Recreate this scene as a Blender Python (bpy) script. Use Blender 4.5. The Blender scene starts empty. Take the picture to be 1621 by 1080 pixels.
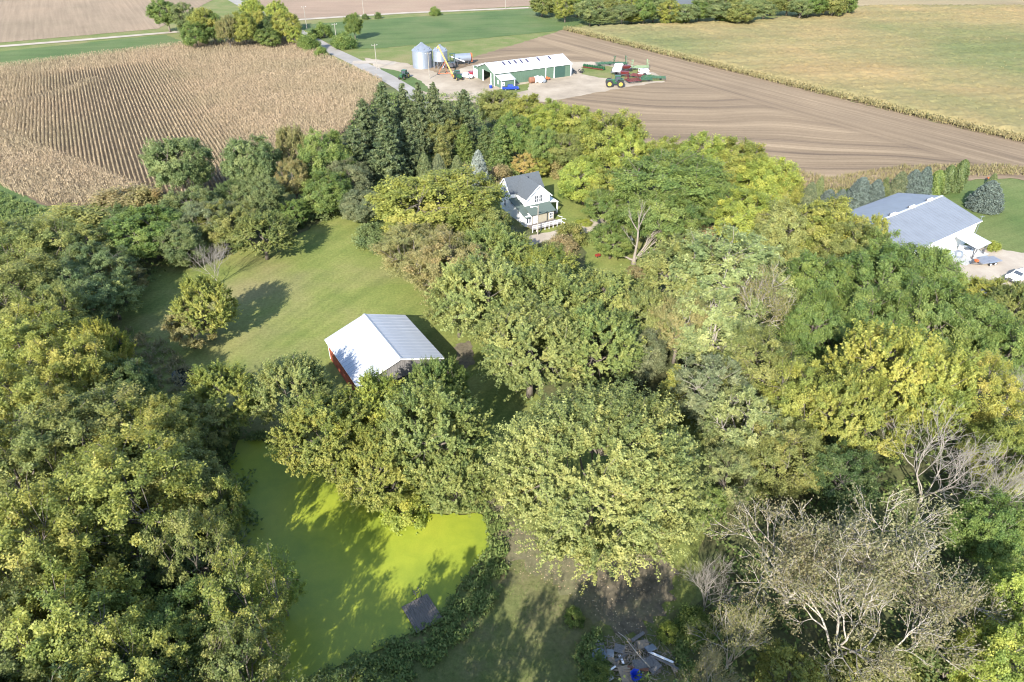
import bpy, math, random
import numpy as np
from mathutils import Vector, Matrix, Euler
C = bpy.context.scene
COL = C.collection
R = math.radians
# ------------------------------------------------------------------ camera
CAMH, PITCH, FOC = 60.0, R(34.2), 1080.0
cd = bpy.data.cameras.new('camera'); cam = bpy.data.objects.new('camera', cd); COL.objects.link(cam)
cd.sensor_width = 36; cd.lens = 36*FOC/1621; cd.clip_start = .5; cd.clip_end = 6000
cam.location = (0, 0, CAMH); cam.rotation_euler = (R(90)-PITCH, 0, 0)
C.camera = cam
# ------------------------------------------------------------------ sky, sun, exposure
SUN_EL = R(31); SUN_AZ = math.atan2(-.33, -.944)          # direction towards the sun, from +Y clockwise
w = bpy.data.worlds.new('World'); C.world = w; w.use_nodes = True
nt = w.node_tree; bg = nt.nodes['Background']
sk = nt.nodes.new('ShaderNodeTexSky'); sk.sky_type = 'NISHITA'; sk.sun_disc = False
sk.sun_elevation = SUN_EL; sk.sun_rotation = SUN_AZ; sk.air_density = 1.0; sk.dust_density = .6; sk.altitude = 250
nt.links.new(sk.outputs[0], bg.inputs[0]); bg.inputs[1].default_value = .135
sd = bpy.data.lights.new('sun', 'SUN'); so = bpy.data.objects.new('sun', sd); COL.objects.link(so)
sd.energy = 3.7; sd.angle = R(.53); sd.color = (1, .95, .86)
sv = Vector((math.sin(SUN_AZ)*math.cos(SUN_EL), math.cos(SUN_AZ)*math.cos(SUN_EL), math.sin(SUN_EL)))
so.rotation_euler = sv.to_track_quat('Z', 'Y').to_euler(); so.location = (-40, -60, 120)
C.view_settings.view_transform = 'Standard'; C.view_settings.look = 'None'; C.view_settings.gamma = 1
C.view_settings.use_curve_mapping = False; C.view_settings.exposure = 1.80
try:
    C.cycles.use_denoising = True; C.cycles.denoiser = 'OPENIMAGEDENOISE'; C.cycles.denoising_prefilter = 'ACCURATE'; C.cycles.max_bounces = 8; C.cycles.diffuse_bounces = 5; C.cycles.transmission_bounces = 5; C.cycles.transparent_max_bounces = 4
    C.cycles.use_adaptive_sampling = False; C.cycles.filter_width = 1.15
except Exception: pass
# ------------------------------------------------------------------ helpers
_s, _c = math.sin(PITCH), math.cos(PITCH)
def at(px, py, z=0.0):
    """the point of the place at height z that the photograph shows at px, py"""
    u = (px-810.5)/FOC; v = (py-540)/FOC
    d = (u, _c-v*_s, -_s-v*_c); t = (z-CAMH)/d[2]
    return Vector((d[0]*t, d[1]*t, z))
def depth(p): return p.y*_c-(p.z-CAMH)*_s

def tag(o, label=None, cat=None, group=None, kind=None):
    if label: o['label'] = label
    if cat: o['category'] = cat
    if group: o['group'] = group
    if kind: o['kind'] = kind
    return o
def thing(name, label, cat, loc=(0, 0, 0), rz=0, group=None):
    o = bpy.data.objects.new(name, None); COL.objects.link(o); o.empty_display_size = .3
    o.location = loc; o.rotation_euler = (0, 0, rz)
    return tag(o, label, cat, group)
def link(name, me, parent=None, loc=(0, 0, 0), rot=(0, 0, 0), scale=None):
    o = bpy.data.objects.new(name, me); COL.objects.link(o); o.location = loc; o.rotation_euler = rot
    if scale: o.scale = scale
    if parent: o.parent = parent
    return o
def dup(root, loc, rz, label=None, scale=None):
    r = root.copy(); COL.objects.link(r); r.location = loc; r.rotation_euler = (0, 0, rz)
    if label: r['label'] = label
    if scale: r.scale = scale
    for ch in list(root.children):
        c = ch.copy(); COL.objects.link(c); c.parent = r
        for g in list(ch.children):
            d = g.copy(); COL.objects.link(d); d.parent = c
    return r
class MB:
    def __init__(s): s.v = []; s.f = []
    def add(s, vs, fs):
        n = len(s.v); s.v += [tuple(x) for x in vs]; s.f += [tuple(i+n for i in f) for f in fs]; return s
    def box(s, x, y, z, sx, sy, sz, rot=(0, 0, 0)):
        """centre x, y, z; full sizes"""
        m = Euler(rot).to_matrix(); o = Vector((x, y, z)); vs = []
        for k in ((-1,-1,-1),(1,-1,-1),(1,1,-1),(-1,1,-1),(-1,-1,1),(1,-1,1),(1,1,1),(-1,1,1)):
            vs.append(o+m@Vector((k[0]*sx/2, k[1]*sy/2, k[2]*sz/2)))
        return s.add(vs, [(3,2,1,0),(4,5,6,7),(0,1,5,4),(1,2,6,5),(2,3,7,6),(3,0,4,7)])
    def ext(s, pts, vec):
        n = len(pts); a = [Vector(p) for p in pts]; vec = Vector(vec); b = [p+vec for p in a]
        return s.add(a+b, [tuple(reversed(range(n))), tuple(range(n, 2*n))]+[(i, (i+1) % n, n+(i+1) % n, n+i) for i in range(n)])
    def tube(s, pts, rad, n=6, cap=True):
        P = [Vector(p) for p in pts]
        if not hasattr(rad, '__len__'): rad = [rad]*len(P)
        vs = []; fs = []
        for i, p in enumerate(P):
            t = (P[min(i+1, len(P)-1)]-P[max(i-1, 0)])
            t = t.normalized() if t.length > 1e-9 else Vector((0, 0, 1))
            a = t.orthogonal().normalized() if abs(t.z) > .95 else t.cross(Vector((0, 0, 1))).normalized()
            b = t.cross(a)
            for k in range(n):
                q = 2*math.pi*k/n; vs.append(p+(a*math.cos(q)+b*math.sin(q))*rad[i])
        for i in range(len(P)-1):
            for k in range(n): fs.append((i*n+k, i*n+(k+1) % n, (i+1)*n+(k+1) % n, (i+1)*n+k))
        if cap: fs += [tuple(reversed(range(n))), tuple(range((len(P)-1)*n, len(P)*n))]
        return s.add(vs, fs)
    def lathe(s, prof, n=24, cx=0, cy=0):
        vs = []; fs = []
        for r, z in prof:
            for k in range(n):
                q = 2*math.pi*k/n; vs.append((cx+r*math.cos(q), cy+r*math.sin(q), z))
        for i in range(len(prof)-1):
            for k in range(n): fs.append((i*n+k, i*n+(k+1) % n, (i+1)*n+(k+1) % n, (i+1)*n+k))
        return s.add(vs, fs)
    def wheel(s, x, y, z, r, wd, n=14):
        """axle along y"""
        vs = []; fs = []; prof = [(r*.55, -wd/2), (r*.92, -wd/2), (r, -wd/4), (r, wd/4), (r*.92, wd/2), (r*.55, wd/2)]
        for rr, yy in prof:
            for k in range(n):
                q = 2*math.pi*k/n; vs.append((x+rr*math.cos(q), y+yy, z+rr*math.sin(q)))
        for i in range(len(prof)-1):
            for k in range(n): fs.append((i*n+k, (i+1)*n+k, (i+1)*n+(k+1) % n, i*n+(k+1) % n))
        return s.add(vs, fs)
    def mesh(s, name, mat, smooth=False):
        me = bpy.data.meshes.new(name); me.from_pydata(s.v, [], s.f); me.update()
        if mat: me.materials.append(mat)
        if smooth: me.polygons.foreach_set('use_smooth', [True]*len(me.polygons))
        return me
    def build(s, name, mat, parent=None, loc=(0, 0, 0), rot=(0, 0, 0), smooth=False):
        return link(name, s.mesh(name, mat, smooth), parent, loc, rot)
def np_mesh(name, V, Q, mat, attrs=None, smooth=False):
    """quads from numpy"""
    me = bpy.data.meshes.new(name); nv = len(V); nq = len(Q); k = Q.shape[1]
    me.vertices.add(nv); me.vertices.foreach_set('co', V.astype(np.float32).ravel())
    me.loops.add(nq*k); me.loops.foreach_set('vertex_index', Q.astype(np.int32).ravel())
    me.polygons.add(nq); me.polygons.foreach_set('loop_start', np.arange(0, nq*k, k, dtype=np.int32))
    me.update(calc_edges=True)
    for an, av in (attrs or {}).items():
        a = me.attributes.new(an, 'FLOAT', 'FACE'); a.data.foreach_set('value', av.astype(np.float32))
    if mat: me.materials.append(mat)
    if smooth: me.polygons.foreach_set('use_smooth', np.ones(nq, bool))
    return me
# ------------------------------------------------------------------ materials
def newmat(name):
    m = bpy.data.materials.new(name); m.use_nodes = True
    return m, m.node_tree.nodes, m.node_tree.links, m.node_tree.nodes['Principled BSDF']
def c4(c): return (c[0], c[1], c[2], 1)
def noise(N, L, scale, detail=5, rough=.6, mapping=None, coord='Object', dist=0):
    tc = N.new('ShaderNodeTexCoord'); n = N.new('ShaderNodeTexNoise')
    n.inputs['Scale'].default_value = scale; n.inputs['Detail'].default_value = detail; n.inputs['Roughness'].default_value = rough
    n.inputs['Distortion'].default_value = dist
    if mapping:
        mp = N.new('ShaderNodeMapping'); mp.inputs['Rotation'].default_value = (0, 0, mapping[0])
        mp.vector_type = 'TEXTURE'; mp.inputs['Scale'].default_value = tuple(1/q for q in mapping[1])
        L.new(tc.outputs[coord], mp.inputs[0]); L.new(mp.outputs[0], n.inputs['Vector'])
    else: L.new(tc.outputs[coord], n.inputs['Vector'])
    return n.outputs[0]
def ramp(N, L, src, stops):
    r = N.new('ShaderNodeValToRGB'); e = r.color_ramp.elements
    while len(e) < len(stops): e.new(.5)
    for i, (p, c) in enumerate(stops): e[i].position = p; e[i].color = c4(c) if hasattr(c, '__len__') else (c, c, c, 1)
    L.new(src, r.inputs[0]); return r.outputs[0]
def mix(N, L, fac, a, b, mode='MIX'):
    m = N.new('ShaderNodeMix'); m.data_type = 'RGBA'; m.blend_type = mode
    for s, x in ((m.inputs[0], fac), (m.inputs[6], a), (m.inputs[7], b)):
        if hasattr(x, 'is_output'): L.new(x, s)
        elif hasattr(x, '__len__'): s.default_value = c4(x)
        else: s.default_value = x
    return m.outputs[2]
def bump(N, L, B, src, strength, dist=.05):
    b = N.new('ShaderNodeBump'); b.inputs['Strength'].default_value = strength; b.inputs['Distance'].default_value = dist
    L.new(src, b.inputs['Height']); L.new(b.outputs[0], B.inputs['Normal'])
def paint(name, c, rough=.5, metal=0.0, var=.12, scale=1.5, streak=None, spec=.4):
    m, N, L, B = newmat(name)
    s = noise(N, L, scale, 6, .65, (0, streak) if streak else None)
    lo = tuple(x*(1-var*1.6) for x in c); hi = tuple(min(1, x*(1+var*.6)) for x in c)
    L.new(ramp(N, L, s, [(.3, lo), (.55, c), (.75, hi)]), B.inputs['Base Color'])
    B.inputs['Roughness'].default_value = rough; B.inputs['Metallic'].default_value = metal; B.inputs['Specular IOR Level'].default_value = spec
    return m
def leafmat(name, trans=.46):
    m, N, L, B = newmat(name)
    oi = N.new('ShaderNodeObjectInfo')
    a1 = N.new('ShaderNodeAttribute'); a1.attribute_name = 'leafv'
    a2 = N.new('ShaderNodeAttribute'); a2.attribute_name = 'clumpv'
    def ma(op, a, b):
        x = N.new('ShaderNodeMath'); x.operation = op
        for i, q in enumerate((a, b)):
            if hasattr(q, 'is_output'): L.new(q, x.inputs[i])
            else: x.inputs[i].default_value = q
        return x.outputs[0]
    val = ma('ADD', ma('MULTIPLY', a1.outputs['Fac'], .16), ma('ADD', ma('MULTIPLY', a2.outputs['Fac'], .14), 1.0))
    val = ma('MAXIMUM', val, .3)
    hue = ma('ADD', ma('MULTIPLY', a2.outputs['Fac'], -.012), ma('ADD', ma('MULTIPLY', a1.outputs['Fac'], -.008), .5))
    h = N.new('ShaderNodeHueSaturation'); L.new(oi.outputs['Color'], h.inputs['Color'])
    L.new(val, h.inputs['Value']); L.new(hue, h.inputs['Hue'])
    L.new(h.outputs[0], B.inputs['Base Color']); B.inputs['Roughness'].default_value = .55; B.inputs['Specular IOR Level'].default_value = .35
    t = N.new('ShaderNodeBsdfTranslucent'); L.new(mix(N, L, .55, h.outputs[0], (1.0, 1.0, .5), 'MULTIPLY'), t.inputs[0])
    x = N.new('ShaderNodeMixShader'); x.inputs[0].default_value = trans
    L.new(B.outputs[0], x.inputs[1]); L.new(t.outputs[0], x.inputs[2])
    L.new(x.outputs[0], N['Material Output'].inputs[0])
    return m
LEAF = leafmat('leaf'); NEEDLE = leafmat('needle', .2)
def barkmat(name, c):
    m, N, L, B = newmat(name); s = noise(N, L, 3, 6, .7, (0, (3, 3, .6)))
    L.new(ramp(N, L, s, [(.3, tuple(x*.6 for x in c)), (.7, tuple(x*1.25 for x in c))]), B.inputs['Base Color'])
    B.inputs['Roughness'].default_value = .9; bump(N, L, B, s, .6); return m
BARK = barkmat('bark', (.15, .125, .10)); PALEBARK = barkmat('pale_bark', (.27, .24, .20)); TWIG = barkmat('twig', (.33, .295, .245))
def grassmat(name, a, b, c, dry, scale=.09, stripe=None):
    m, N, L, B = newmat(name)
    n1 = noise(N, L, scale, 6, .62); n2 = noise(N, L, 2.2, 6, .75); n3 = noise(N, L, .035, 4, .55)
    col = ramp(N, L, n1, [(.32, a), (.5, b), (.68, c)])
    col = mix(N, L, ramp(N, L, n3, [(.5, 0), (.68, .75)]), col, dry)
    col = mix(N, L, .75, col, ramp(N, L, n2, [(.3, (.55, .55, .5)), (.7, (1.3, 1.3, 1.25))]), 'MULTIPLY')
    if stripe:
        s = noise(N, L, 1, 2, .5, (stripe[0], (stripe[1], stripe[2], 1)))
        col = mix(N, L, .4, col, ramp(N, L, s, [(.38, (.78, .82, .75)), (.6, (1.16, 1.14, 1.1))]), 'MULTIPLY')
    L.new(col, B.inputs['Base Color']); B.inputs['Roughness'].default_value = .95; B.inputs['Specular IOR Level'].default_value = .15
    bump(N, L, B, n2, .5, .1); return m
LAWN = grassmat('lawn_grass', (.115, .145, .038), (.15, .17, .048), (.185, .19, .062), (.21, .175, .09), .12, (R(-28), .55, .03))
YARD = grassmat('yard_grass', (.070, .108, .032), (.088, .122, .038), (.108, .135, .046), (.13, .145, .055), .1, (R(25), .05, .55))
HAY = grassmat('hay_grass', (.062, .10, .034), (.078, .115, .040), (.098, .128, .050), (.11, .13, .055), .05, (R(10), .02, .25))
BANK = grassmat('verge_grass', (.10, .13, .035), (.13, .15, .05), (.17, .16, .07), (.2, .17, .08), .15)
FLOOR = grassmat('leaf_litter', (.055, .07, .028), (.085, .09, .04), (.115, .105, .052), (.10, .125, .04), .3)
DIRT = grassmat('bare_soil', (.095, .082, .06), (.14, .118, .084), (.16, .145, .085), (.125, .14, .05), .45)
def gravelmat(name, a, b, c, scale=.15):
    m, N, L, B = newmat(name)
    n1 = noise(N, L, scale, 7, .68); n2 = noise(N, L, 6, 4, .8)
    col = ramp(N, L, n1, [(.3, a), (.5, b), (.66, c)])
    col = mix(N, L, .6, col, ramp(N, L, n2, [(.3, (.75, .75, .75)), (.7, (1.15, 1.15, 1.15))]), 'MULTIPLY')
    L.new(col, B.inputs['Base Color']); B.inputs['Roughness'].default_value = .95; bump(N, L, B, n2, .5, .05); return m
GRAVEL = gravelmat('gravel', (.19, .15, .105), (.29, .235, .17), (.36, .30, .225), .07)
DRIVE = gravelmat('pale_gravel', (0.254, 0.213, 0.164), (0.312, 0.262, 0.205), (0.361, 0.312, 0.246))
ROAD = gravelmat('road_chip_seal', (0.197, 0.180, 0.156), (0.230, 0.209, 0.184), (0.271, 0.250, 0.226))
CONCRETE = gravelmat('concrete', (.30, .30, .29), (.36, .36, .35), (.42, .42, .41))
def soilmat():
    """worked field: tillage passes follow the corn edge beside it and run across the rest"""
    m, N, L, B = newmat('worked_soil')
    e = math.atan2(183.72-350.72, 139.34-23.83)          # direction of the corn edge
    tcw = N.new('ShaderNodeTexCoord'); wn = N.new('ShaderNodeTexNoise'); wn.inputs['Scale'].default_value = .011; wn.inputs['Detail'].default_value = 2
    L.new(tcw.outputs['Object'], wn.inputs['Vector']); ws = N.new('ShaderNodeVectorMath'); ws.operation = 'MULTIPLY_ADD'
    L.new(wn.outputs['Color'], ws.inputs[0]); ws.inputs[1].default_value = (0, 46, 0); L.new(tcw.outputs['Object'], ws.inputs[2])
    def passes(ang, sc, det, warp):
        mp = N.new('ShaderNodeMapping'); mp.vector_type = 'TEXTURE'; mp.inputs['Rotation'].default_value = (0, 0, ang); mp.inputs['Scale'].default_value = tuple(1/q for q in sc)
        L.new(ws.outputs[0] if warp else tcw.outputs['Object'], mp.inputs[0]); n = N.new('ShaderNodeTexNoise'); n.inputs['Scale'].default_value = 1; n.inputs['Detail'].default_value = det; n.inputs['Roughness'].default_value = .68
        L.new(mp.outputs[0], n.inputs['Vector']); return n.outputs[0]
    s1 = passes(e, (.004, .19, 1), 8, False); s2 = passes(R(-7), (.004, .20, 1), 8, True)
    f1 = passes(e, (.02, 1.6, 1), 3, False); f2 = passes(R(-7), (.012, 1.1, 1), 3, True)
    tc = N.new('ShaderNodeTexCoord'); sp = N.new('ShaderNodeVectorMath'); sp.operation = 'DOT_PRODUCT'
    L.new(tc.outputs['Object'], sp.inputs[0]); nx, ny = math.sin(e), -math.cos(e); sp.inputs[1].default_value = (nx, ny, 0)
    d0 = nx*23.83+ny*350.72; sgn = 1 if nx*(-50)+ny*200 > d0 else -1
    mr = N.new('ShaderNodeMapRange'); mr.inputs['From Min'].default_value = d0+sgn*24; mr.inputs['From Max'].default_value = d0+sgn*31
    L.new(sp.outputs['Value'], mr.inputs['Value'])
    s = mix(N, L, mr.outputs[0], s1, s2); f = mix(N, L, mr.outputs[0], f1, f2)
    big = noise(N, L, .02, 4, .6); fine = noise(N, L, 1.2, 6, .75)
    col = ramp(N, L, s, [(.33, (.115, .086, .062)), (.46, (.182, .135, .09)), (.62, (.242, .182, .12))])
    col = mix(N, L, .9, col, ramp(N, L, f, [(.3, (.74, .73, .72)), (.65, (1.16, 1.16, 1.16))]), 'MULTIPLY')
    col = mix(N, L, .7, col, ramp(N, L, big, [(.35, (.86, .85, .84)), (.65, (1.12, 1.1, 1.06))]), 'MULTIPLY')
    col = mix(N, L, .6, col, ramp(N, L, fine, [(.3, (.8, .8, .8)), (.7, (1.15, 1.15, 1.15))]), 'MULTIPLY')
    L.new(col, B.inputs['Base Color']); B.inputs['Roughness'].default_value = 1; B.inputs['Specular IOR Level'].default_value = .1
    bump(N, L, B, fine, .6, .15); return m
SOIL = soilmat()
def stubblemat(name, a, b, c, ang, sc=(.02, .6, 1)):
    m, N, L, B = newmat(name)
    s = noise(N, L, 1, 4, .6, (ang, sc)); big = noise(N, L, .012, 5, .6); fine = noise(N, L, .9, 6, .75)
    col = ramp(N, L, big, [(.34, a), (.5, b), (.66, c)])
    col = mix(N, L, .8, col, ramp(N, L, s, [(.3, (.8, .79, .78)), (.68, (1.12, 1.12, 1.1))]), 'MULTIPLY')
    col = mix(N, L, .6, col, ramp(N, L, fine, [(.3, (.8, .8, .8)), (.7, (1.15, 1.15, 1.15))]), 'MULTIPLY')
    L.new(col, B.inputs['Base Color']); B.inputs['Roughness'].default_value = 1; B.inputs['Specular IOR Level'].default_value = .1
    bump(N, L, B, fine, .6, .2); return m
STUBBLE = stubblemat('stubble', (0.182, 0.141, 0.095), (0.228, 0.171, 0.118), (0.258, 0.190, 0.129), R(-60))
STUBBLE2 = stubblemat('far_stubble', (0.205, 0.152, 0.110), (0.251, 0.179, 0.129), (0.274, 0.205, 0.144), R(5))
CORNTOP = stubblemat('ripe_corn_canopy', (.130, .142, .058), (.192, .166, .076), (.262, .19, .09), R(10), (.010, .16, 1))
CORNTOP2 = stubblemat('far_corn_canopy', (.21, .17, .10), (.25, .195, .115), (.27, .21, .125), R(8), (.012, .12, 1))
CORNFLOOR = stubblemat('corn_field_soil', (0.116, 0.087, 0.058), (0.139, 0.104, 0.070), (0.162, 0.122, 0.081), R(35))
def cornmat(name, a, b, c):
    m, N, L, B = newmat(name)
    at_ = N.new('ShaderNodeAttribute'); at_.attribute_name = 'leafv'
    big = noise(N, L, .03, 4, .6)
    col = ramp(N, L, at_.outputs['Fac'], [(0, a), (.5, b), (1, c)])
    col = mix(N, L, .8, col, ramp(N, L, big, [(.35, (.88, .9, .84)), (.65, (1.12, 1.06, 1.04))]), 'MULTIPLY')
    L.new(col, B.inputs['Base Color']); B.inputs['Roughness'].default_value = .8; B.inputs['Specular IOR Level'].default_value = .2
    return m
DRYCORN = cornmat('dry_corn', (0.209, 0.162, 0.104), (0.290, 0.226, 0.145), (0.371, 0.296, 0.197))
RIPECORN = cornmat('ripe_corn', (.155, .16, .068), (.222, .19, .088), (.295, .235, .125))
WEED = cornmat('weed_leaves', (.06, .10, .025), (.11, .15, .04), (.18, .20, .07))
TALLGRASS = cornmat('tall_dry_grass', (.11, .11, .045), (.17, .15, .068), (.25, .20, .11))
WORN = grassmat('worn_grass', (.088, .112, .034), (.118, .130, .045), (.138, .130, .06), (.145, .122, .07), .35)
LITTERLEAF = cornmat('fallen_leaf', (.22, .15, .09), (.36, .27, .17), (.5, .42, .28))
def pondmat():
    m, N, L, B = newmat('duckweed')
    n1 = noise(N, L, .16, 6, .6); n2 = noise(N, L, 9, 3, .7); n3 = noise(N, L, .35, 5, .6, dist=1)
    col = ramp(N, L, n1, [(.3, (.170, .215, .022)), (.5, (.228, .266, .025)), (.7, (.262, .282, .028))])
    col = mix(N, L, .5, col, ramp(N, L, n2, [(.3, (.8, .82, .8)), (.7, (1.12, 1.1, 1.1))]), 'MULTIPLY')
    col = mix(N, L, .5, col, ramp(N, L, n3, [(.35, (.82, .86, .8)), (.6, (1.06, 1.04, 1))]), 'MULTIPLY')
    L.new(col, B.inputs['Base Color']); B.inputs['Roughness'].default_value = .5; B.inputs['Specular IOR Level'].default_value = .45
    bump(N, L, B, n2, .15, .01); return m
POND = pondmat()
def watermat():
    m, N, L, B = newmat('open_water'); B.inputs['Base Color'].default_value = (.012, .022, .02, 1); B.inputs['Roughness'].default_value = .06
    s = noise(N, L, 1.5, 4, .6); bump(N, L, B, s, .08, .05); return m
WATER = watermat()
# ------------------------------------------------------------------ the setting: ground, fields, roads, water
rngp = random.Random(5)
def outline(poly, jit=0, step=1.5):
    """walk round a polygon in short steps, wavering like a real edge"""
    out = []
    n = len(poly)
    for i in range(n):
        a = Vector((poly[i][0], poly[i][1])); b = Vector((poly[(i+1) % n][0], poly[(i+1) % n][1])); k = max(1, int((b-a).length/step))
        if not jit: k = 1
        nrm = Vector((-(b-a).y, (b-a).x)).normalized() if (b-a).length > 0 else Vector((0, 0))
        for j in range(k):
            q = a.lerp(b, j/k); out.append(q+nrm*rngp.uniform(-jit, jit))
    return out
_lev = [0]
def sheet(name, poly, z, mat, jit=0, step=1.5, kind='structure'):
    _lev[0] += 1; z = .005*_lev[0]          # every sheet lies a little above the one before
    P = outline(poly, jit, step)
    me = bpy.data.meshes.new(name); me.from_pydata([(p.x, p.y, z) for p in P], [], [tuple(range(len(P)))]); me.update()
    if me.polygons[0].normal.z < 0: me.flip_normals()
    me.materials.append(mat); o = link(name, me); o['kind'] = kind; return o
def px(*pts): return [tuple(at(x, y)[:2]) for x, y in pts]
def strip(path, width): 
    a = [Vector(p) for p in path]; l = []; r = []
    for i, p in enumerate(a):
        t = (a[min(i+1, len(a)-1)]-a[max(0, i-1)]).normalized(); n = Vector((-t.y, t.x))
        l.append(tuple(p+n*width/2)); r.append(tuple(p-n*width/2))
    return l+r[::-1]
g = MB().add([(-2500, -300, 0), (2500, -300, 0), (2500, 4500, 0), (-2500, 4500, 0)], [(0, 1, 2, 3)]).build('ground', BANK); g['kind'] = 'structure'
sheet('lawn', px((190,500),(260,420),(330,385),(440,400),(530,335),(640,360),(760,470),(880,560),(1130,600),(1130,760),(1090,960),(1000,1100),(640,1100),(780,960),(770,830),(640,830),(420,690),(300,640),(190,590)), .006, LAWN, .5)
sheet('house_lawn', px((640,320),(880,225),(960,300),(1080,330),(1150,390),(1120,520),(900,480),(700,420)), .010, LAWN, .5)
sheet('shed_yard_lawn', [(62, 108), (70, 150), (90, 168), (175, 172), (175, 90), (110, 88)], .010, YARD, .4)
# woodland floor
sheet('wood_floor', px((-260,330),(90,345),(330,335),(470,330),(520,345),(440,385),(330,395),(255,415),(205,470),(175,520),(200,600),(350,680),(400,760),(440,1000),(430,1250),(-300,1250)), .014, FLOOR, .8)
sheet('grove_floor', px((600,360),(760,330),(940,400),(1060,420),(1120,560),(1040,640),(860,640),(760,540),(660,450)), .018, FLOOR, .8)
sheet('copse_floor', px((1120,420),(1300,300),(1420,400),(1520,480),(1750,520),(1900,1250),(1090,1250),(1110,900),(1130,760)), .014, FLOOR, .8)
sheet('windbreak_floor', px((520,300),(560,140),(700,120),(900,200),(1060,250),(1280,300),(1250,370),(1020,330),(900,250),(760,300),(600,330)), .014, FLOOR, .8)
sheet('dead_tree_lawn', px((925,395),(980,392),(1075,395),(1080,440),(1000,450),(930,430)), 0, LAWN, .5)
sheet('bare_patch', px((720,545),(745,540),(752,575),(736,585),(722,570)), .014, DIRT, .3, .5)
sheet('clearing', px((600,1120),(690,1010),(745,950),(785,890),(870,875),(900,950),(990,1015),(1040,980),(1090,960),(1100,1110)), 0, WORN, .6, .7)
sheet('bare_patch', px((775,790),(815,810),(860,870),(930,890),(1040,860),(1075,900),(1060,960),(1000,1010),(930,985),(880,920),(800,880),(780,860)), .022, DIRT, .75, .5)
# fields
CORNL = [(-103.5,141.8),(-84,140)]+px((255,322),(350,300),(450,268),(540,215),(590,165),(606,131),(560,110),(522,93),(488,72),(470,62))+[(-96.5,329.3),(-140.3,318.1),(-195.4,274),(-235,243),(-165,180),(-119.8,152.2)]
sheet('dry_corn_ground', CORNL, .014, CORNFLOOR, .5)
sheet('hay_meadow', px((-120,125),(0,107),(300,70),(262,55),(0,82),(-150,95)), .010, HAY, .5)
sheet('green_field', px((470,40),(840,14),(935,33),(885,49),(600,77),(545,78),(505,62)), .010, HAY, .5)
sheet('left_verge', px((-150,330),(0,290),(75,330),(110,350),(60,420),(-150,420)), .018, HAY, .4)
sheet('stubble_field', px((-500,105),(0,68),(250,46),(352,-8),(300,-60),(-500,-60)), .010, STUBBLE, .3)
sheet('far_stubble_field', px((440,28),(470,30),(850,9),(850,-30),(500,-40),(400,-5)), .010, STUBBLE2, .3)
sheet('worked_field', [(-55,268),(-20,285),(23.8,350.7),(51,311.4),(94.7,247.2),(139.3,183.7),(185,118),(120,158),(62,150),(48,165),(30,195),(6,215),(-25,262)], .010, SOIL, .5)
sheet('farmyard', px((575,92),(640,100),(700,118),(760,100),(905,98),(985,99),(1040,118),(1052,130),(1000,137),(870,161),(780,166),(690,158),(625,128)), .020, GRAVEL, .6)
sheet('farmyard_grass', px((922,106),(950,104),(1010,110),(1052,128),(1010,131),(960,125),(920,118)), .026, BANK, .5)
sheet('farmyard_grass', px((778,146),(800,138),(838,132),(836,143),(812,148),(785,153)), .026, BANK, .4)
sheet('farmyard_grass', px((600,108),(628,112),(665,128),(690,150),(650,140),(622,124)), .026, HAY, .3)
sheet('tall_corn_ground', [(23.8,350.7),(51,311.4),(94.7,247.2),(139.3,183.7),(185,118),(420,240),(420,420),(200,420),(118,370),(70,362)], .018, CORNFLOOR, .4)
sheet('far_crop_field', px((1238,36),(1280,30),(1345,12),(1360,-20),(1750,-40),(1900,60),(1600,72),(1400,50)), .030, CORNTOP2, .4)
# roads
sheet('county_road', strip([tuple(at(*p)[:2]) for p in ((700,185),(640,140),(610,122),(562,98),(520,78),(500,66),(470,50),(440,33),(395,14),(355,-8))], 6.2), .034, ROAD)
sheet('cross_road', strip([tuple(at(*p)[:2]) for p in ((-250,97),(0,74),(150,62),(255,53),(330,47),(440,35),(480,31),(640,21),(840,12.5),(950,6))], 4.5), .036, DRIVE)
sheet('yard_entrance', strip([tuple(at(*p)[:2]) for p in ((558,99),(590,99),(625,102))], 5), .038, DRIVE, .2)
sheet('house_drive', px((800,385),(840,374),(900,362),(935,349),(962,339),(985,320),(1003,312),(1015,322),(995,345),(965,356),(930,370),(870,384),(820,392)), .026, DRIVE, .25, .6)
sheet('shed_drive', px((1485,412),(1500,394),(1545,388),(1585,396),(1680,410),(1700,470),(1560,470),(1520,430)), .022, DRIVE, .25, .8)
# pond
PONDP = px((362,735),(378,700),(405,690),(440,712),(500,745),(560,790),(640,812),(700,815),(765,815),(778,840),(776,880),(748,902),(720,940),(690,985),(630,1015),(560,1045),(500,1080),(455,1110),(380,1100),(385,1000),(372,900),(376,820))
sheet('pond_water', PONDP, .030, POND, .25, .6)
sheet('puddle_water', px((273,590),(290,583),(306,590),(303,606),(284,614),(272,604)), .026, WATER, .2, .5)
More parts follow.
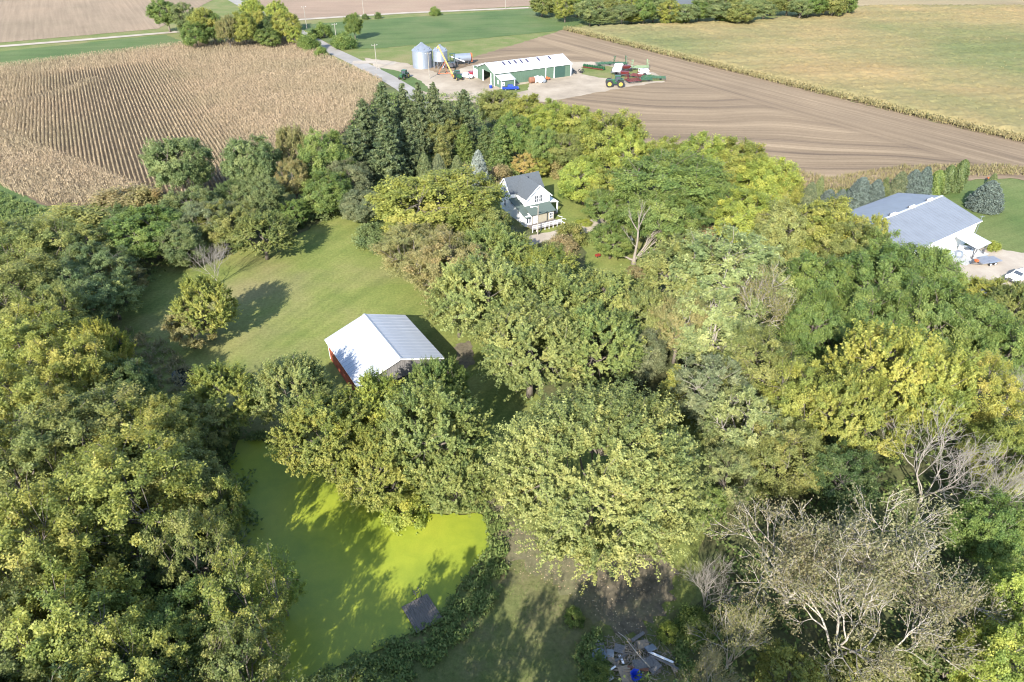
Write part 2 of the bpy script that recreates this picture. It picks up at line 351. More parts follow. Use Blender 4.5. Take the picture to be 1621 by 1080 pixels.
# ------------------------------------------------------------------ crops
def inside(x, y, poly):
    r = np.zeros(len(x), bool); n = len(poly); j = n-1
    for i in range(n):
        xi, yi = poly[i][0], poly[i][1]; xj, yj = poly[j][0], poly[j][1]
        c = ((yi > y) != (yj > y)) & (x < (xj-xi)*(y-yi)/((yj-yi) or 1e-9)+xi); r ^= c; j = i
    return r
def blades(rng, x, y, nper, h0, h1, ln, wd, mat, name, spread=.2, tilt=(.2, 1.1), stalk=True, z0=0):
    """leafy stems: nper leaf blades on each plant, joined into one mass"""
    n = len(x); N = n*nper
    X = np.repeat(x, nper)+rng.normal(0, spread*.4, N); Y = np.repeat(y, nper)+rng.normal(0, spread*.4, N)
    H = np.repeat(rng.uniform(h0, h1, n), nper); az = rng.uniform(0, 2*np.pi, N); tl = rng.uniform(tilt[0], tilt[1], N)
    zz = z0+H*rng.uniform(.25, .95, N); l = ln*rng.uniform(.6, 1.3, N)
    d = np.stack([np.cos(az)*np.cos(tl), np.sin(az)*np.cos(tl), np.sin(tl)], 1)
    s = np.stack([-np.sin(az), np.cos(az), np.zeros(N)], 1)*(wd*rng.uniform(.6, 1.3, N))[:, None]
    b = np.stack([X, Y, zz], 1)-d*(l*.3)[:, None]
    if stalk:
        k = np.arange(0, N, nper)
        az2 = az[k]; b[k, 2] = z0; b[k, 0] = X[k]; b[k, 1] = Y[k]
        d[k] = np.stack([rng.normal(0, .08, n), rng.normal(0, .08, n), np.ones(n)], 1); l[k] = H[k]
        s[k] *= .6
    e = b+d*l[:, None]
    V = np.stack([b-s*1.2, b+s*1.2, e], 1).reshape(-1, 3)
    Q = np.arange(N*3).reshape(-1, 3)
    o = link(name, np_mesh(name, V, Q, mat, {'leafv': np.clip(rng.normal(.5, .22, N), 0, 1)})); o['kind'] = 'stuff'; return o
rng = np.random.default_rng(3)
# left field: rows up the middle, headlands along the ends, a contour row that curves through
def rows(ang, sp, along, box):
    r = np.array([math.cos(ang), math.sin(ang)]); q = np.array([-r[1], r[0]])
    cx = np.array([(box[0]+box[2])/2, (box[1]+box[3])/2]); D = math.hypot(box[2]-box[0], box[3]-box[1])/2
    a = np.arange(-D, D, along); b = np.arange(-D, D, sp)
    A, B_ = np.meshgrid(a, b); A = A+rng.uniform(-along/2, along/2, A.shape)
    P = cx[None]+A.reshape(-1, 1)*r+B_.reshape(-1, 1)*q
    return P[:, 0], P[:, 1]
bx = (-235, 138, -45, 332)
lowA, lowB = at(0, 207), at(170, 275); upA, upB = at(0, 128), at(300, 95)
def side(x, y, a, b): return (b.x-a.x)*(y-a.y)-(b.y-a.y)*(x-a.x)
cur = [at(*p) for p in ((-60,182),(0,172),(30,165),(60,157),(95,147),(130,134),(150,128))]
def curdist(x, y):
    best = np.full(len(x), 1e9); sg = np.zeros(len(x))
    for a, b in zip(cur[:-1], cur[1:]):
        dx, dy = b.x-a.x, b.y-a.y; L2 = dx*dx+dy*dy
        t = np.clip(((x-a.x)*dx+(y-a.y)*dy)/L2, 0, 1); d = np.hypot(x-a.x-t*dx, y-a.y-t*dy)
        k = d < best; best[k] = d[k]; sg[k] = (dx*(y-a.y)-dy*(x-a.x))[k]
    return best*np.sign(sg)
xs = []; ys = []
x, y = rows(R(119.6), .95, .34, bx)
lowend = np.array([side(x, y, lowA, lowB), side(x, y, at(190, 285), at(260, 268))])
m = inside(x, y, CORNL) & (lowend[0] > 0) & (lowend[1] > -1e9) & (side(x, y, upA, upB) < 0)
cdst = curdist(x, y); m &= ~((cdst > -2.6) & (cdst < 1.6))
far = np.clip((y-230)/90, 0, 1); m &= rng.random(len(x)) > far*.35
xs.append(x[m]); ys.append(y[m])
x, y = rows(math.atan2(lowB.y-lowA.y, lowB.x-lowA.x), .9, .42, bx)
m = inside(x, y, CORNL) & (side(x, y, lowA, lowB) <= 0); xs.append(x[m]); ys.append(y[m])
x, y = rows(math.atan2(upB.y-upA.y, upB.x-upA.x), .95, .5, bx)
m = inside(x, y, CORNL) & (side(x, y, upA, upB) >= 0); xs.append(x[m]); ys.append(y[m])
for off in (-2.2, -1.4, -.6):
    for a, b in zip(cur[:-1], cur[1:]):
        t = (b-a).normalized(); n_ = Vector((-t.y, t.x, 0)); k = int((b-a).length/.4)
        s_ = np.linspace(0, 1, k); xs.append(a.x+(b.x-a.x)*s_+n_.x*off); ys.append(a.y+(b.y-a.y)*s_+n_.y*off)
x = np.concatenate(xs); y = np.concatenate(ys)
x = x+rng.normal(0, .03, len(x)); y = y+rng.normal(0, .03, len(y))
blades(rng, x, y, 7, 1.8, 2.2, .48, .085, DRYCORN, 'dry_corn_crop', spread=.04, tilt=(.1, 1.3))
# right field: a canopy that closes over, with a ragged plant edge
CORNR = [(24.6,351),(51.8,312),(95.5,247.8),(140,184.5),(186,119.5),(420,240),(420,420),(200,420),(118,370),(70,362)]
def canopy(name, poly, z, step, mat, amp):
    X0, Y0 = min(p[0] for p in poly), min(p[1] for p in poly); X1, Y1 = max(p[0] for p in poly), max(p[1] for p in poly)
    gx = np.arange(X0, X1, step); gy = np.arange(Y0, Y1, step); GX, GY = np.meshgrid(gx, gy)
    ed = 1e9*np.ones(GX.size); q_ = poly+poly[:1]
    for a_, b_ in zip(q_[:-1], q_[1:]):
        dx, dy = b_[0]-a_[0], b_[1]-a_[1]; t = np.clip(((GX.ravel()-a_[0])*dx+(GY.ravel()-a_[1])*dy)/(dx*dx+dy*dy), 0, 1); ed = np.minimum(ed, np.hypot(GX.ravel()-a_[0]-t*dx, GY.ravel()-a_[1]-t*dy))
    zz = np.where(ed < 1.5, .5, np.where(ed < 2.6, z*.8, z))+rng.normal(0, amp, GX.size)
    V = np.stack([GX.ravel()+rng.uniform(-.3, .3, GX.size)*step, GY.ravel()+rng.uniform(-.3, .3, GX.size)*step, zz], 1)
    nx, ny = len(gx), len(gy); i, j = np.meshgrid(np.arange(nx-1), np.arange(ny-1)); a = (j*nx+i).ravel()
    Q = np.stack([a, a+1, a+nx+1, a+nx], 1); c = V[Q].mean(1); Q = Q[inside(c[:, 0], c[:, 1], poly)]
    o = link(name, np_mesh(name, V, Q, mat)); o['kind'] = 'stuff'; return o
canopy('ripe_corn_canopy', CORNR, 1.75, 1.1, CORNTOP, .22)
def scatter(poly, n):
    X0, Y0 = min(p[0] for p in poly), min(p[1] for p in poly); X1, Y1 = max(p[0] for p in poly), max(p[1] for p in poly)
    x = rng.uniform(X0, X1, n); y = rng.uniform(Y0, Y1, n); k = inside(x, y, poly); return x[k], y[k]
x, y = scatter(CORNR, 60000)
d = 1e9*np.ones(len(x))
for a, b in zip(CORNR[:4], CORNR[1:5]):
    dx, dy = b[0]-a[0], b[1]-a[1]; t = np.clip(((x-a[0])*dx+(y-a[1])*dy)/(dx*dx+dy*dy), 0, 1); d = np.minimum(d, np.hypot(x-a[0]-t*dx, y-a[1]-t*dy))
k = (rng.random(len(x)) < np.where(y < 280, .8, np.where(y < 330, .4, .1))) & (x < .8*y)
xe = []; ye = []
for a, b in zip(CORNR[:4], CORNR[1:5]):
    Ln = math.hypot(b[0]-a[0], b[1]-a[1]); n_ = int(Ln*14); t = rng.random(n_); o_ = rng.uniform(-1.0, 2.8, n_); ux, uy = (b[0]-a[0])/Ln, (b[1]-a[1])/Ln
    xe.append(a[0]+(b[0]-a[0])*t-uy*o_); ye.append(a[1]+(b[1]-a[1])*t+ux*o_)
blades(rng, np.concatenate([x[k]]+xe), np.concatenate([y[k]]+ye), 7, 1.5, 2.1, .55, .10, RIPECORN, 'ripe_corn_crop', spread=.3, tilt=(-.4, 1.0))
# tall grass along the worked field, weeds on banks and under trees
TG = [(58,163),(66,143),(78,150),(98,158),(124,160),(150,142),(185,118),(187,124),(152,150),(124,167),(98,166),(76,158),(62,170)]
x, y = scatter(TG, 30000); blades(rng, x, y, 5, .4, 1.0, .7, .05, TALLGRASS, 'tall_grass', spread=.25, tilt=(.5, 1.4), stalk=False)
def weeds(name, polys, dens, h0, h1, mat, ln=.26, wd=.06, nper=11, spread=.42):
    xs = []; ys = []
    for P in polys:
        X0, Y0 = min(p[0] for p in P), min(p[1] for p in P); X1, Y1 = max(p[0] for p in P), max(p[1] for p in P)
        a, b = scatter(P, int((X1-X0)*(Y1-Y0)*dens)); f = np.sin(a*1.7+1.3*np.sin(b*.9))+np.sin(b*2.1-a*.8)+rng.normal(0, .7, len(a)); k = f > -.55; xs.append(a[k]); ys.append(b[k])
    return blades(rng, np.concatenate(xs), np.concatenate(ys), nper, h0, h1, ln, wd, mat, name, spread=spread, tilt=(-.3, 1.2), stalk=False)
weeds('bank_weeds', [px((768,808),(800,830),(806,885),(795,930),(770,975),(730,1020),(680,1060),(620,1100),(450,1130),(470,1090),(560,1040),(640,1008),(690,985),(722,938),(748,900),(774,875)),
                     px((560,792),(640,812),(765,812),(770,800),(700,790),(600,770)), px((355,740),(375,695),(440,708),(430,690),(370,680),(345,720)), px((372,900),(392,1000),(385,1100),(360,1100),(360,900)),
                     px((905,1010),(950,1000),(965,1080),(920,1090)), px((1060,1000),(1100,990),(1105,1070),(1080,1090))], 16, .2, 1.2, WEED, .34, .075)
weeds('undergrowth', [px((-100,380),(190,400),(330,395),(205,470),(175,520),(200,600),(350,680),(400,760),(420,1000),(410,1150),(-150,1150)),
                      px((1130,700),(1300,560),(1560,520),(1720,700),(1800,1150),(1120,1150),(1120,900)), px((520,300),(570,150),(760,150),(900,210),(1050,270),(900,260),(760,300),(600,320))], .9, .4, 1.6, WEED, .5, .17, 9, 1.2)
weeds('grass_tufts', [px((560,1090),(640,1035),(700,1000),(745,960),(790,880),(830,890),(900,960),(930,1000),(900,1090)), px((1040,850),(1100,780),(1110,900),(1085,990),(1060,980),(1085,900)), px((780,780),(830,800),(870,862),(840,880),(780,880))], 7, .03, .16, WEED, .16, .02, 8, .35)
weeds('marsh_grass', [px((195,520),(260,540),(300,580),(310,615),(270,625),(210,600))], 7, .5, 1.1, TALLGRASS, .6, .05, 6, .3)
weeds('verge_weeds', [px((0,305),(75,335),(100,360),(40,400),(-60,380),(-60,310))], 5, .3, .9, WEED, .45, .1)
x, y = scatter(px((775,790),(860,870),(1040,860),(1085,900),(1060,990),(1000,1020),(880,930),(800,900)), 2600)
n_ = len(x); a_ = rng.uniform(0, 6.3, n_); s_ = rng.uniform(.03, .085, n_)
c_, d_ = np.cos(a_)*s_, np.sin(a_)*s_; z_ = .03+rng.uniform(0, .05, n_)
V = np.stack([np.stack([x-c_, y-d_, z_], 1), np.stack([x+d_, y-c_, z_+.02], 1), np.stack([x+c_, y+d_, z_], 1), np.stack([x-d_, y+c_, z_+.03], 1)], 1).reshape(-1, 3)
link('fallen_leaves', np_mesh('fallen_leaves', V, np.arange(n_*4).reshape(-1, 4), LITTERLEAF, {'leafv': np.clip(rng.normal(.5, .3, n_), 0, 1)}))['kind'] = 'stuff'
# ------------------------------------------------------------------ trees
def unit(a): return a/np.maximum(np.linalg.norm(a, axis=-1, keepdims=True), 1e-9)
def rdir(rng, n): return unit(rng.normal(size=(n, 3)))
def leaves(rng, P, Nrm, size, asp=.8):
    n = len(P); t = unit(np.cross(Nrm, rdir(rng, n))); b = np.cross(Nrm, t)
    l = (size*rng.uniform(.65, 1.35, n))[:, None]; wv = l*asp
    V = np.stack([P-t*l*.5+b*wv*.55, P+t*l*.6, P-t*l*.5-b*wv*.55], 1).reshape(-1, 3)
    return V, np.arange(n*3).reshape(-1, 3)
def leaf_mesh(name, rng, P, Nrm, size, clump, mat, asp=.8):
    V, Q = leaves(rng, P, Nrm, size, asp)
    return np_mesh(name, V, Q, mat, {'leafv': np.clip(rng.normal(0, 1, len(P)), -2, 2), 'clumpv': clump})
def hull(dirs, lobes, amp):
    d = np.ones(len(dirs))*.84
    for l in lobes: d += amp*np.maximum(0, dirs@l)**7
    return np.minimum(d, 1.12)
def curve(a, b, sag, rng, n=4, wob=.06):
    a = np.asarray(a); b = np.asarray(b); L_ = np.linalg.norm(b-a); out = []
    for i in range(n+1):
        t = i/n; p = a*(1-t)+b*t; p = p+np.array([0, 0, sag*L_*4*t*(1-t)])
        if 0 < i < n: p = p+rng.normal(0, wob*L_, 3)*.6
        out.append(p)
    return out
def broadleaf(seed, Rr, h, base, nclump, nshoot, nleaf, leaf, up=.5, clr=.27, flat=.8, amp=.2, inner=.45, bottom=-.45, jit=.2, trunk_r=.34, limbs=8, mat=None, bark=None, nup=.6, topshape=1.0):
    """a tree of limbs, branch ends and leafy shoots; returns (trunk mesh, crown mesh, R, h)"""
    rng = np.random.default_rng(seed); zc = h*(base+1)/2; rz = h*(1-base)/2
    lob = unit(np.concatenate([rdir(rng, 12)*[1, 1, .7]+[0, 0, .25]]))
    cand = rdir(rng, nclump*14); cand = cand[cand[:, 2] > bottom]
    rad = hull(cand, lob, amp)*(inner+(1-inner)*rng.random(len(cand))**.35)*.9
    Cc = cand*rad[:, None]; tap = 1-(1-topshape)*np.clip(Cc[:, 2], 0, 1); Cc[:, 0] *= tap; Cc[:, 1] *= tap
    keep = []; md = 1.55/math.sqrt(nclump)
    for i in range(len(Cc)):
        if len(keep) >= nclump: break
        if not keep or np.min(np.linalg.norm(Cc[keep]-Cc[i], axis=1)) > md: keep.append(i)
    Cc = Cc[keep]; cand = cand[keep]; n = len(Cc)
    W = Cc*np.array([Rr, Rr, rz])+np.array([0, 0, zc]); out = unit(cand*np.array([1, 1, .9]))
    rc = clr*Rr*rng.uniform(.65, 1.35, n); cv = rng.normal(0, 1, n)
    ns = nshoot*n; ci = np.repeat(np.arange(n), nshoot)
    sdir = unit(out[ci]*.75+np.array([0, 0, up])+rng.normal(0, .62, (ns, 3)))*np.array([1, 1, flat])
    sl = rc[ci]*rng.uniform(.55, 1.25, ns); sunn = rng.normal(0, .3, (ns, 3))
    nl = ns*nleaf; si = np.repeat(np.arange(ns), nleaf); t = rng.uniform(.12, 1, nl)
    P = W[ci[si]]+sdir[si]*(sl[si]*t)[:, None]+rng.normal(0, 1, (nl, 3))*(rc[ci[si]]*jit*(1.1-.7*t))[:, None]
    Nn = unit(np.array([0, 0, nup])+out[ci[si]]*.55+sdir[si]*.15+sunn[si]+rng.normal(0, .48, (nl, 3)))
    k = P[:, 2] > .25
    crown = leaf_mesh('crown', rng, P[k], Nn[k], leaf, np.clip(cv[ci[si]], -2, 2)[k], mat or LEAF)
    tb = MB(); lean = rng.normal(0, .03*h, 2); tp = []
    for i in range(6):
        q = i/5; tp.append((lean[0]*q*q, lean[1]*q*q, h*.72*q))
    tb.tube(tp, [trunk_r*1.35, trunk_r, trunk_r*.85, trunk_r*.65, trunk_r*.42, trunk_r*.2], 8)
    LP = []
    for i in range(limbs):
        az = 2*math.pi*(i+rng.uniform(-.3, .3))/limbs; q = rng.uniform(.22, .62); s = np.array([lean[0]*q*q, lean[1]*q*q, h*.72*q])
        el = rng.uniform(-.1, .75); e = np.array([math.cos(az)*math.cos(el)*Rr, math.sin(az)*math.cos(el)*Rr, math.sin(el)*rz])*.68+np.array([0, 0, zc])
        pts = curve(s, e, -.05, rng, 5); tb.tube(pts, [trunk_r*.5, trunk_r*.4, trunk_r*.32, trunk_r*.24, trunk_r*.17, trunk_r*.1], 5, False); LP += pts[2:]
    LP = np.array(LP+[np.array(p) for p in tp[3:]])
    for i in range(n):
        j = int(np.argmin(np.linalg.norm(LP-W[i], axis=1))); tip = W[i]+out[i]*rc[i]*.5+np.array([0, 0, rc[i]*.3])
        tb.tube(curve(LP[j], tip, .04, rng, 3), [trunk_r*.16, trunk_r*.11, trunk_r*.07, .02], 4, False)
    return tb.mesh('trunk', bark or BARK, True), crown, Rr, h
def branching(seed, Rr, h, nleaf, leaf, bark, depth=4, fork=3, spread=.55, rad=.3, leafmat_=None, width=1.0):
    """open tree whose twigs show: forked branches with few or no leaves"""
    rng = np.random.default_rng(seed); tb = MB(); tips = []
    def grow(p, d, L_, r, lv):
        n = 3; pts = [p]; dd = d
        for i in range(n):
            dd = unit(dd+rng.normal(0, .13, 3)+np.array([0, 0, .06])); pts.append(pts[-1]+dd*L_/n)
        tb.tube(pts, [r, r*.86, r*.74, r*.6], 6 if lv == 0 else (4 if lv < 3 else 3), False)
        if lv >= depth: tips.append((pts[-1], dd)); tips.append((pts[2], dd)); return
        if lv >= 2: tips.append((pts[-1], dd))
        k = fork+(1 if rng.random() < .4 else 0)
        for i in range(k):
            q = unit(dd*(1.0 if i else 1.5)+rdir(rng, 1)[0]*spread*1.5+np.array([0, 0, .05])); q[2] = max(q[2], -.12)
            st = pts[-1] if i < 2 else pts[2]
            grow(st, unit(q*np.array([width, width, 1])), L_*rng.uniform(.62, .84), r*.58 if i else r*.7, lv+1)
    for i in range(4 if depth > 2 else 2):
        az = i*1.57+rng.uniform(-.4, .4); grow(np.array([0, 0, h*.08]), unit(np.array([math.cos(az)*.5*width, math.sin(az)*.5*width, 1])), h*.30, rad*.62, 1)
    tb.tube([(0, 0, 0), (0, 0, h*.1)], [rad*1.3, rad], 8)
    V = np.array(tb.v); mx = np.percentile(np.hypot(V[:, 0], V[:, 1]), 97); mz = V[:, 2].max(); sc = np.array([Rr/mx, Rr/mx, h/mz])
    tb.v = [tuple(p) for p in V*sc*np.array([1, 1, 1])]
    tr = tb.mesh('trunk', bark, True); crown = None
    if nleaf:
        T = np.array([t[0] for t in tips])*sc; D = np.array([t[1] for t in tips]); i = np.repeat(np.arange(len(T)), nleaf); N_ = len(i)
        P = T[i]+D[i]*rng.uniform(-.5, .5, N_)[:, None]+rng.normal(0, .28, (N_, 3))
        crown = leaf_mesh('crown', rng, P, unit(np.array([0, 0, .6])+rng.normal(0, .7, (N_, 3))), leaf, rng.normal(0, 1, len(T))[i], leafmat_ or LEAF)
    return tr, crown, Rr, h
def conifer(seed, Rr, h, base, dz, nb, nspray, leaf, droop=.25, power=.85, mat=None, asp=.34, ragged=.2, bare=0):
    rng = np.random.default_rng(seed); P = []; Nn = []; cl = []; tb = MB()
    tb.tube([(0, 0, 0), (0, 0, h*.5), (0, 0, h*.98)], [.02*h, .013*h, .01], 7)
    z = h*base; gap = 1
    while z < h*.985:
        t = (z/h-base)/(1-base); rl = Rr*(1-t)**power*(1 if t > .12 else .75+2*t)
        k = max(4, int(nb*(.55+.45*(1-t)))); a0 = rng.uniform(0, 6.28)
        for i in range(k):
            if rng.random() < bare: continue
            az = a0+2*math.pi*i/k+rng.uniform(-.2, .2); L_ = max(.18, rl*rng.uniform(1-ragged*1.6, 1+ragged)); cvv = rng.normal(0, 1)
            d = np.array([math.cos(az), math.sin(az), 0]); m = max(5, int(nspray*L_/Rr)+3)
            s = rng.uniform(.08, 1, m)**.75
            zz = z+L_*(-droop*s*1.6+droop*1.15*s*s)+rng.normal(0, .05*L_+.02, m)
            lat = rng.normal(0, .17*L_*(1.15-s)+.05, m); side_ = np.array([-d[1], d[0], 0])
            pts = d*(L_*s)[:, None]+side_*lat[:, None]; pts[:, 2] = zz
            P.append(pts); Nn.append(unit(np.array([0, 0, .7])+d*.45+rng.normal(0, .5, (m, 3)))); cl.append(np.full(m, cvv))
            if L_ > 1: tb.tube([(0, 0, z), tuple(d*L_*.5+np.array([0, 0, z-L_*droop*.5])), tuple(d*L_*.9+np.array([0, 0, z-L_*droop*.5]))], [.035, .025, .01], 3, False)
        z += dz*rng.uniform(.75, 1.25)
    P = np.concatenate(P); Nn = np.concatenate(Nn); cl = np.clip(np.concatenate(cl), -2, 2)
    return tb.mesh('trunk', BARK), leaf_mesh('crown', rng, P, Nn, leaf, cl, mat or NEEDLE, asp), Rr, h
def column(seed, Rr, h, n, leaf):
    rng = np.random.default_rng(seed); zt = rng.uniform(.02, 1, n); az = rng.uniform(0, 6.283, n)
    prof = Rr*np.minimum(1, .55+3*zt)*np.sqrt(np.maximum(.01, 1-zt**3))*(1+.12*np.sin(az*5+zt*9)); r = prof*rng.uniform(.6, 1.02, n)
    P = np.stack([r*np.cos(az), r*np.sin(az), zt*h], 1); o = np.stack([np.cos(az), np.sin(az), .4*np.ones(n)], 1)
    return MB().tube([(0, 0, 0), (0, 0, h*.8)], [.12, .05], 6).mesh('trunk', BARK), leaf_mesh('crown', rng, P, unit(o+rng.normal(0, .6, (n, 3))), leaf, np.sin(az*5+zt*9)+rng.normal(0, .3, n), NEEDLE, .5), Rr, h
def bush(seed, Rr, h, ncl, nsh, nlf, leaf):
    rng = np.random.default_rng(seed); d = rdir(rng, ncl); d[:, 2] = np.abs(d[:, 2]); rr = rng.uniform(.55, .9, ncl)
    W = d*rr[:, None]*np.array([Rr, Rr, h*.85]); W[:, 2] += .1*h; i = np.repeat(np.arange(ncl), nsh*nlf); n = len(i)
    sd_ = np.repeat(unit(np.repeat(d, nsh, 0)*.7+np.array([0, 0, .5])+rng.normal(0, .6, (ncl*nsh, 3))), nlf, 0); t = rng.uniform(.05, 1, n)
    P = W[i]+sd_*(t*Rr*.38)[:, None]+rng.normal(0, .09*Rr, (n, 3)); P[:, 2] = np.maximum(P[:, 2], .08)
    tb = MB()
    for k in range(min(ncl, 22)): tb.tube(curve((0, 0, 0), W[k], .08, rng, 3), [.06, .045, .03, .015], 4, False)
    return tb.mesh('stems', BARK), leaf_mesh('crown', rng, P, unit(np.array([0, 0, .5])+d[i]*.5+rng.normal(0, .6, (n, 3))), leaf, rng.normal(0, 1, ncl)[i], LEAF), Rr, h
PROTO = {
 'maple': [broadleaf(s, 6, 13, .08, 125, 11, 52, .20, up=.95, clr=.32, flat=1.0, amp=.24, jit=.075, nup=.5, topshape=.8) for s in (11, 12, 13)],
 'great': [broadleaf(21, 9.5, 16, .03, 270, 13, 62, .185, up=.85, clr=.27, flat=1.0, amp=.16, jit=.07, nup=.5, topshape=.85, inner=.6)],
 'oak': [broadleaf(s, 6, 13, .10, 165, 10, 40, .21, bottom=-.72, up=.45, clr=.235, amp=.26, jit=.22) for s in (31, 32, 33)],
 'locust': [broadleaf(s, 7, 13, .16, 110, 12, 44, .22, up=.15, clr=.30, flat=.45, amp=.24, jit=.16, inner=.4) for s in (41, 42)],
 'airy': [broadleaf(s, 6, 14, .10, 140, 9, 42, .19, up=.55, clr=.25, flat=.8, amp=.36, jit=.2, inner=.25, bottom=-.8) for s in (51, 52, 53)],
 'small': [broadleaf(s, 3.2, 8, .08, 80, 9, 27, .185, up=.6, clr=.29, amp=.28, jit=.2, trunk_r=.16, limbs=6) for s in (61, 62)],
 'bush': [bush(s, 2.5, 3.4, 36, 10, 30, .19) for s in (71, 72)],
 'lacy': [broadleaf(s, 6, 14, .12, 95, 7, 26, .2, up=.6, clr=.26, flat=.8, amp=.34, jit=.18, inner=.3, bottom=-.7) for s in (58, 59)],
 'twiggy': [branching(s, 7, 14, 7, .17, TWIG, depth=5, fork=3, spread=.55, rad=.30) for s in (81, 82, 83)],
 'bare': [branching(s, 4.2, 10, 0, .2, PALEBARK, depth=5, fork=3, spread=.55, rad=.13) for s in (91, 92)],
 'wisp': [branching(95, 2.6, 6.5, 2, .2, TWIG, depth=3, fork=3, spread=.65, rad=.09)],
 'paleairy': [broadleaf(s, 6, 14, .10, 130, 9, 32, .22, up=.6, clr=.25, flat=.9, amp=.34, jit=.15, inner=.25, bottom=-.8, bark=PALEBARK, trunk_r=.42) for s in (56, 57)],
 'spruce': [conifer(s, 4.8, 19, .05, .46, 10, 95, .62, droop=.34, ragged=.36, bare=.06, power=.62) for s in (101, 102, 103)],
 'fir': [conifer(s, 2.9, 6.2, .01, .15, 16, 110, .30, droop=.1, power=.55, ragged=.1) for s in (111, 112)],
 'cedar': [conifer(121, 2.3, 11, .03, .28, 10, 50, .42, droop=-.15, power=.6, ragged=.25)],
 'column': [column(131, 1.25, 5.5, 9000, .3)],
}
HUE = {  # leaf colours of the kinds of tree that stand here
 'olive': (.115,.130,.046), 'tan': (.118,.115,.068), 'khaki': (.138,.134,.062), 'yg': (.138,.155,.042), 'lime': (.150,.180,.044), 'green': (.084,.120,.036), 'dark': (.060,.088,.034), 'pale': (.140,.168,.078),
 'gold': (.158,.166,.042), 'yolk': (.198,.19,.042), 'amber': (.21,.172,.066), 'grey': (.10,.118,.07), 'sage': (.096,.124,.056), 'silver': (.175,.20,.205), 'blue': (.082,.108,.108), 'pine': (.068,.090,.044), 'mead': (.088,.125,.04),
 'brown': (.17,.145,.085), 'bark': (.15,.135,.075), 'straw': (.22,.20,.11), 'maple': (.122,.148,.052), 'gmaple': (.136,.155,.06)}
trng = random.Random(9); cnt = {}
def tree(kind, cx, cy, wpx, h, hue, name, label, cat='tree', group=None, zf=.56, var=None):
    """a tree whose crown's middle shows at cx, cy and is wpx wide"""
    P = PROTO[kind]; i = cnt.get(kind, 0) if var is None else var; cnt[kind] = cnt.get(kind, 0)+1
    tr, cr, R0, h0 = P[i % len(P)]
    p = at(cx, cy, zf*h); Rw = wpx/2*depth(p)/FOC; s = Rw/R0; sz = h/h0
    t = thing(name, label, cat, (p.x, p.y, 0), trng.uniform(0, 6.28), group); t.scale = (s*trng.uniform(.95, 1.05), s*trng.uniform(.95, 1.05), sz)
    a = link('stems' if kind == 'bush' else 'trunk', tr, t)
    if cr:
        b = link('crown', cr, t); c = HUE[hue]; v = trng.uniform(.93, 1.07)*(.68 if kind in ('spruce', 'fir', 'column', 'cedar') else 1); b.color = (c[0]*v*trng.uniform(.96, 1.04)*1.9, c[1]*v*1.82, c[2]*v*1.5, 1)
    return t
def plant(group, rows_, name='deciduous_tree', cat='tree'):
    for r in rows_: tree(*r[:6], r[7] if len(r) > 7 else name, r[6], 'shrub' if len(r) > 7 and 'shrub' in r[7] else cat, group)
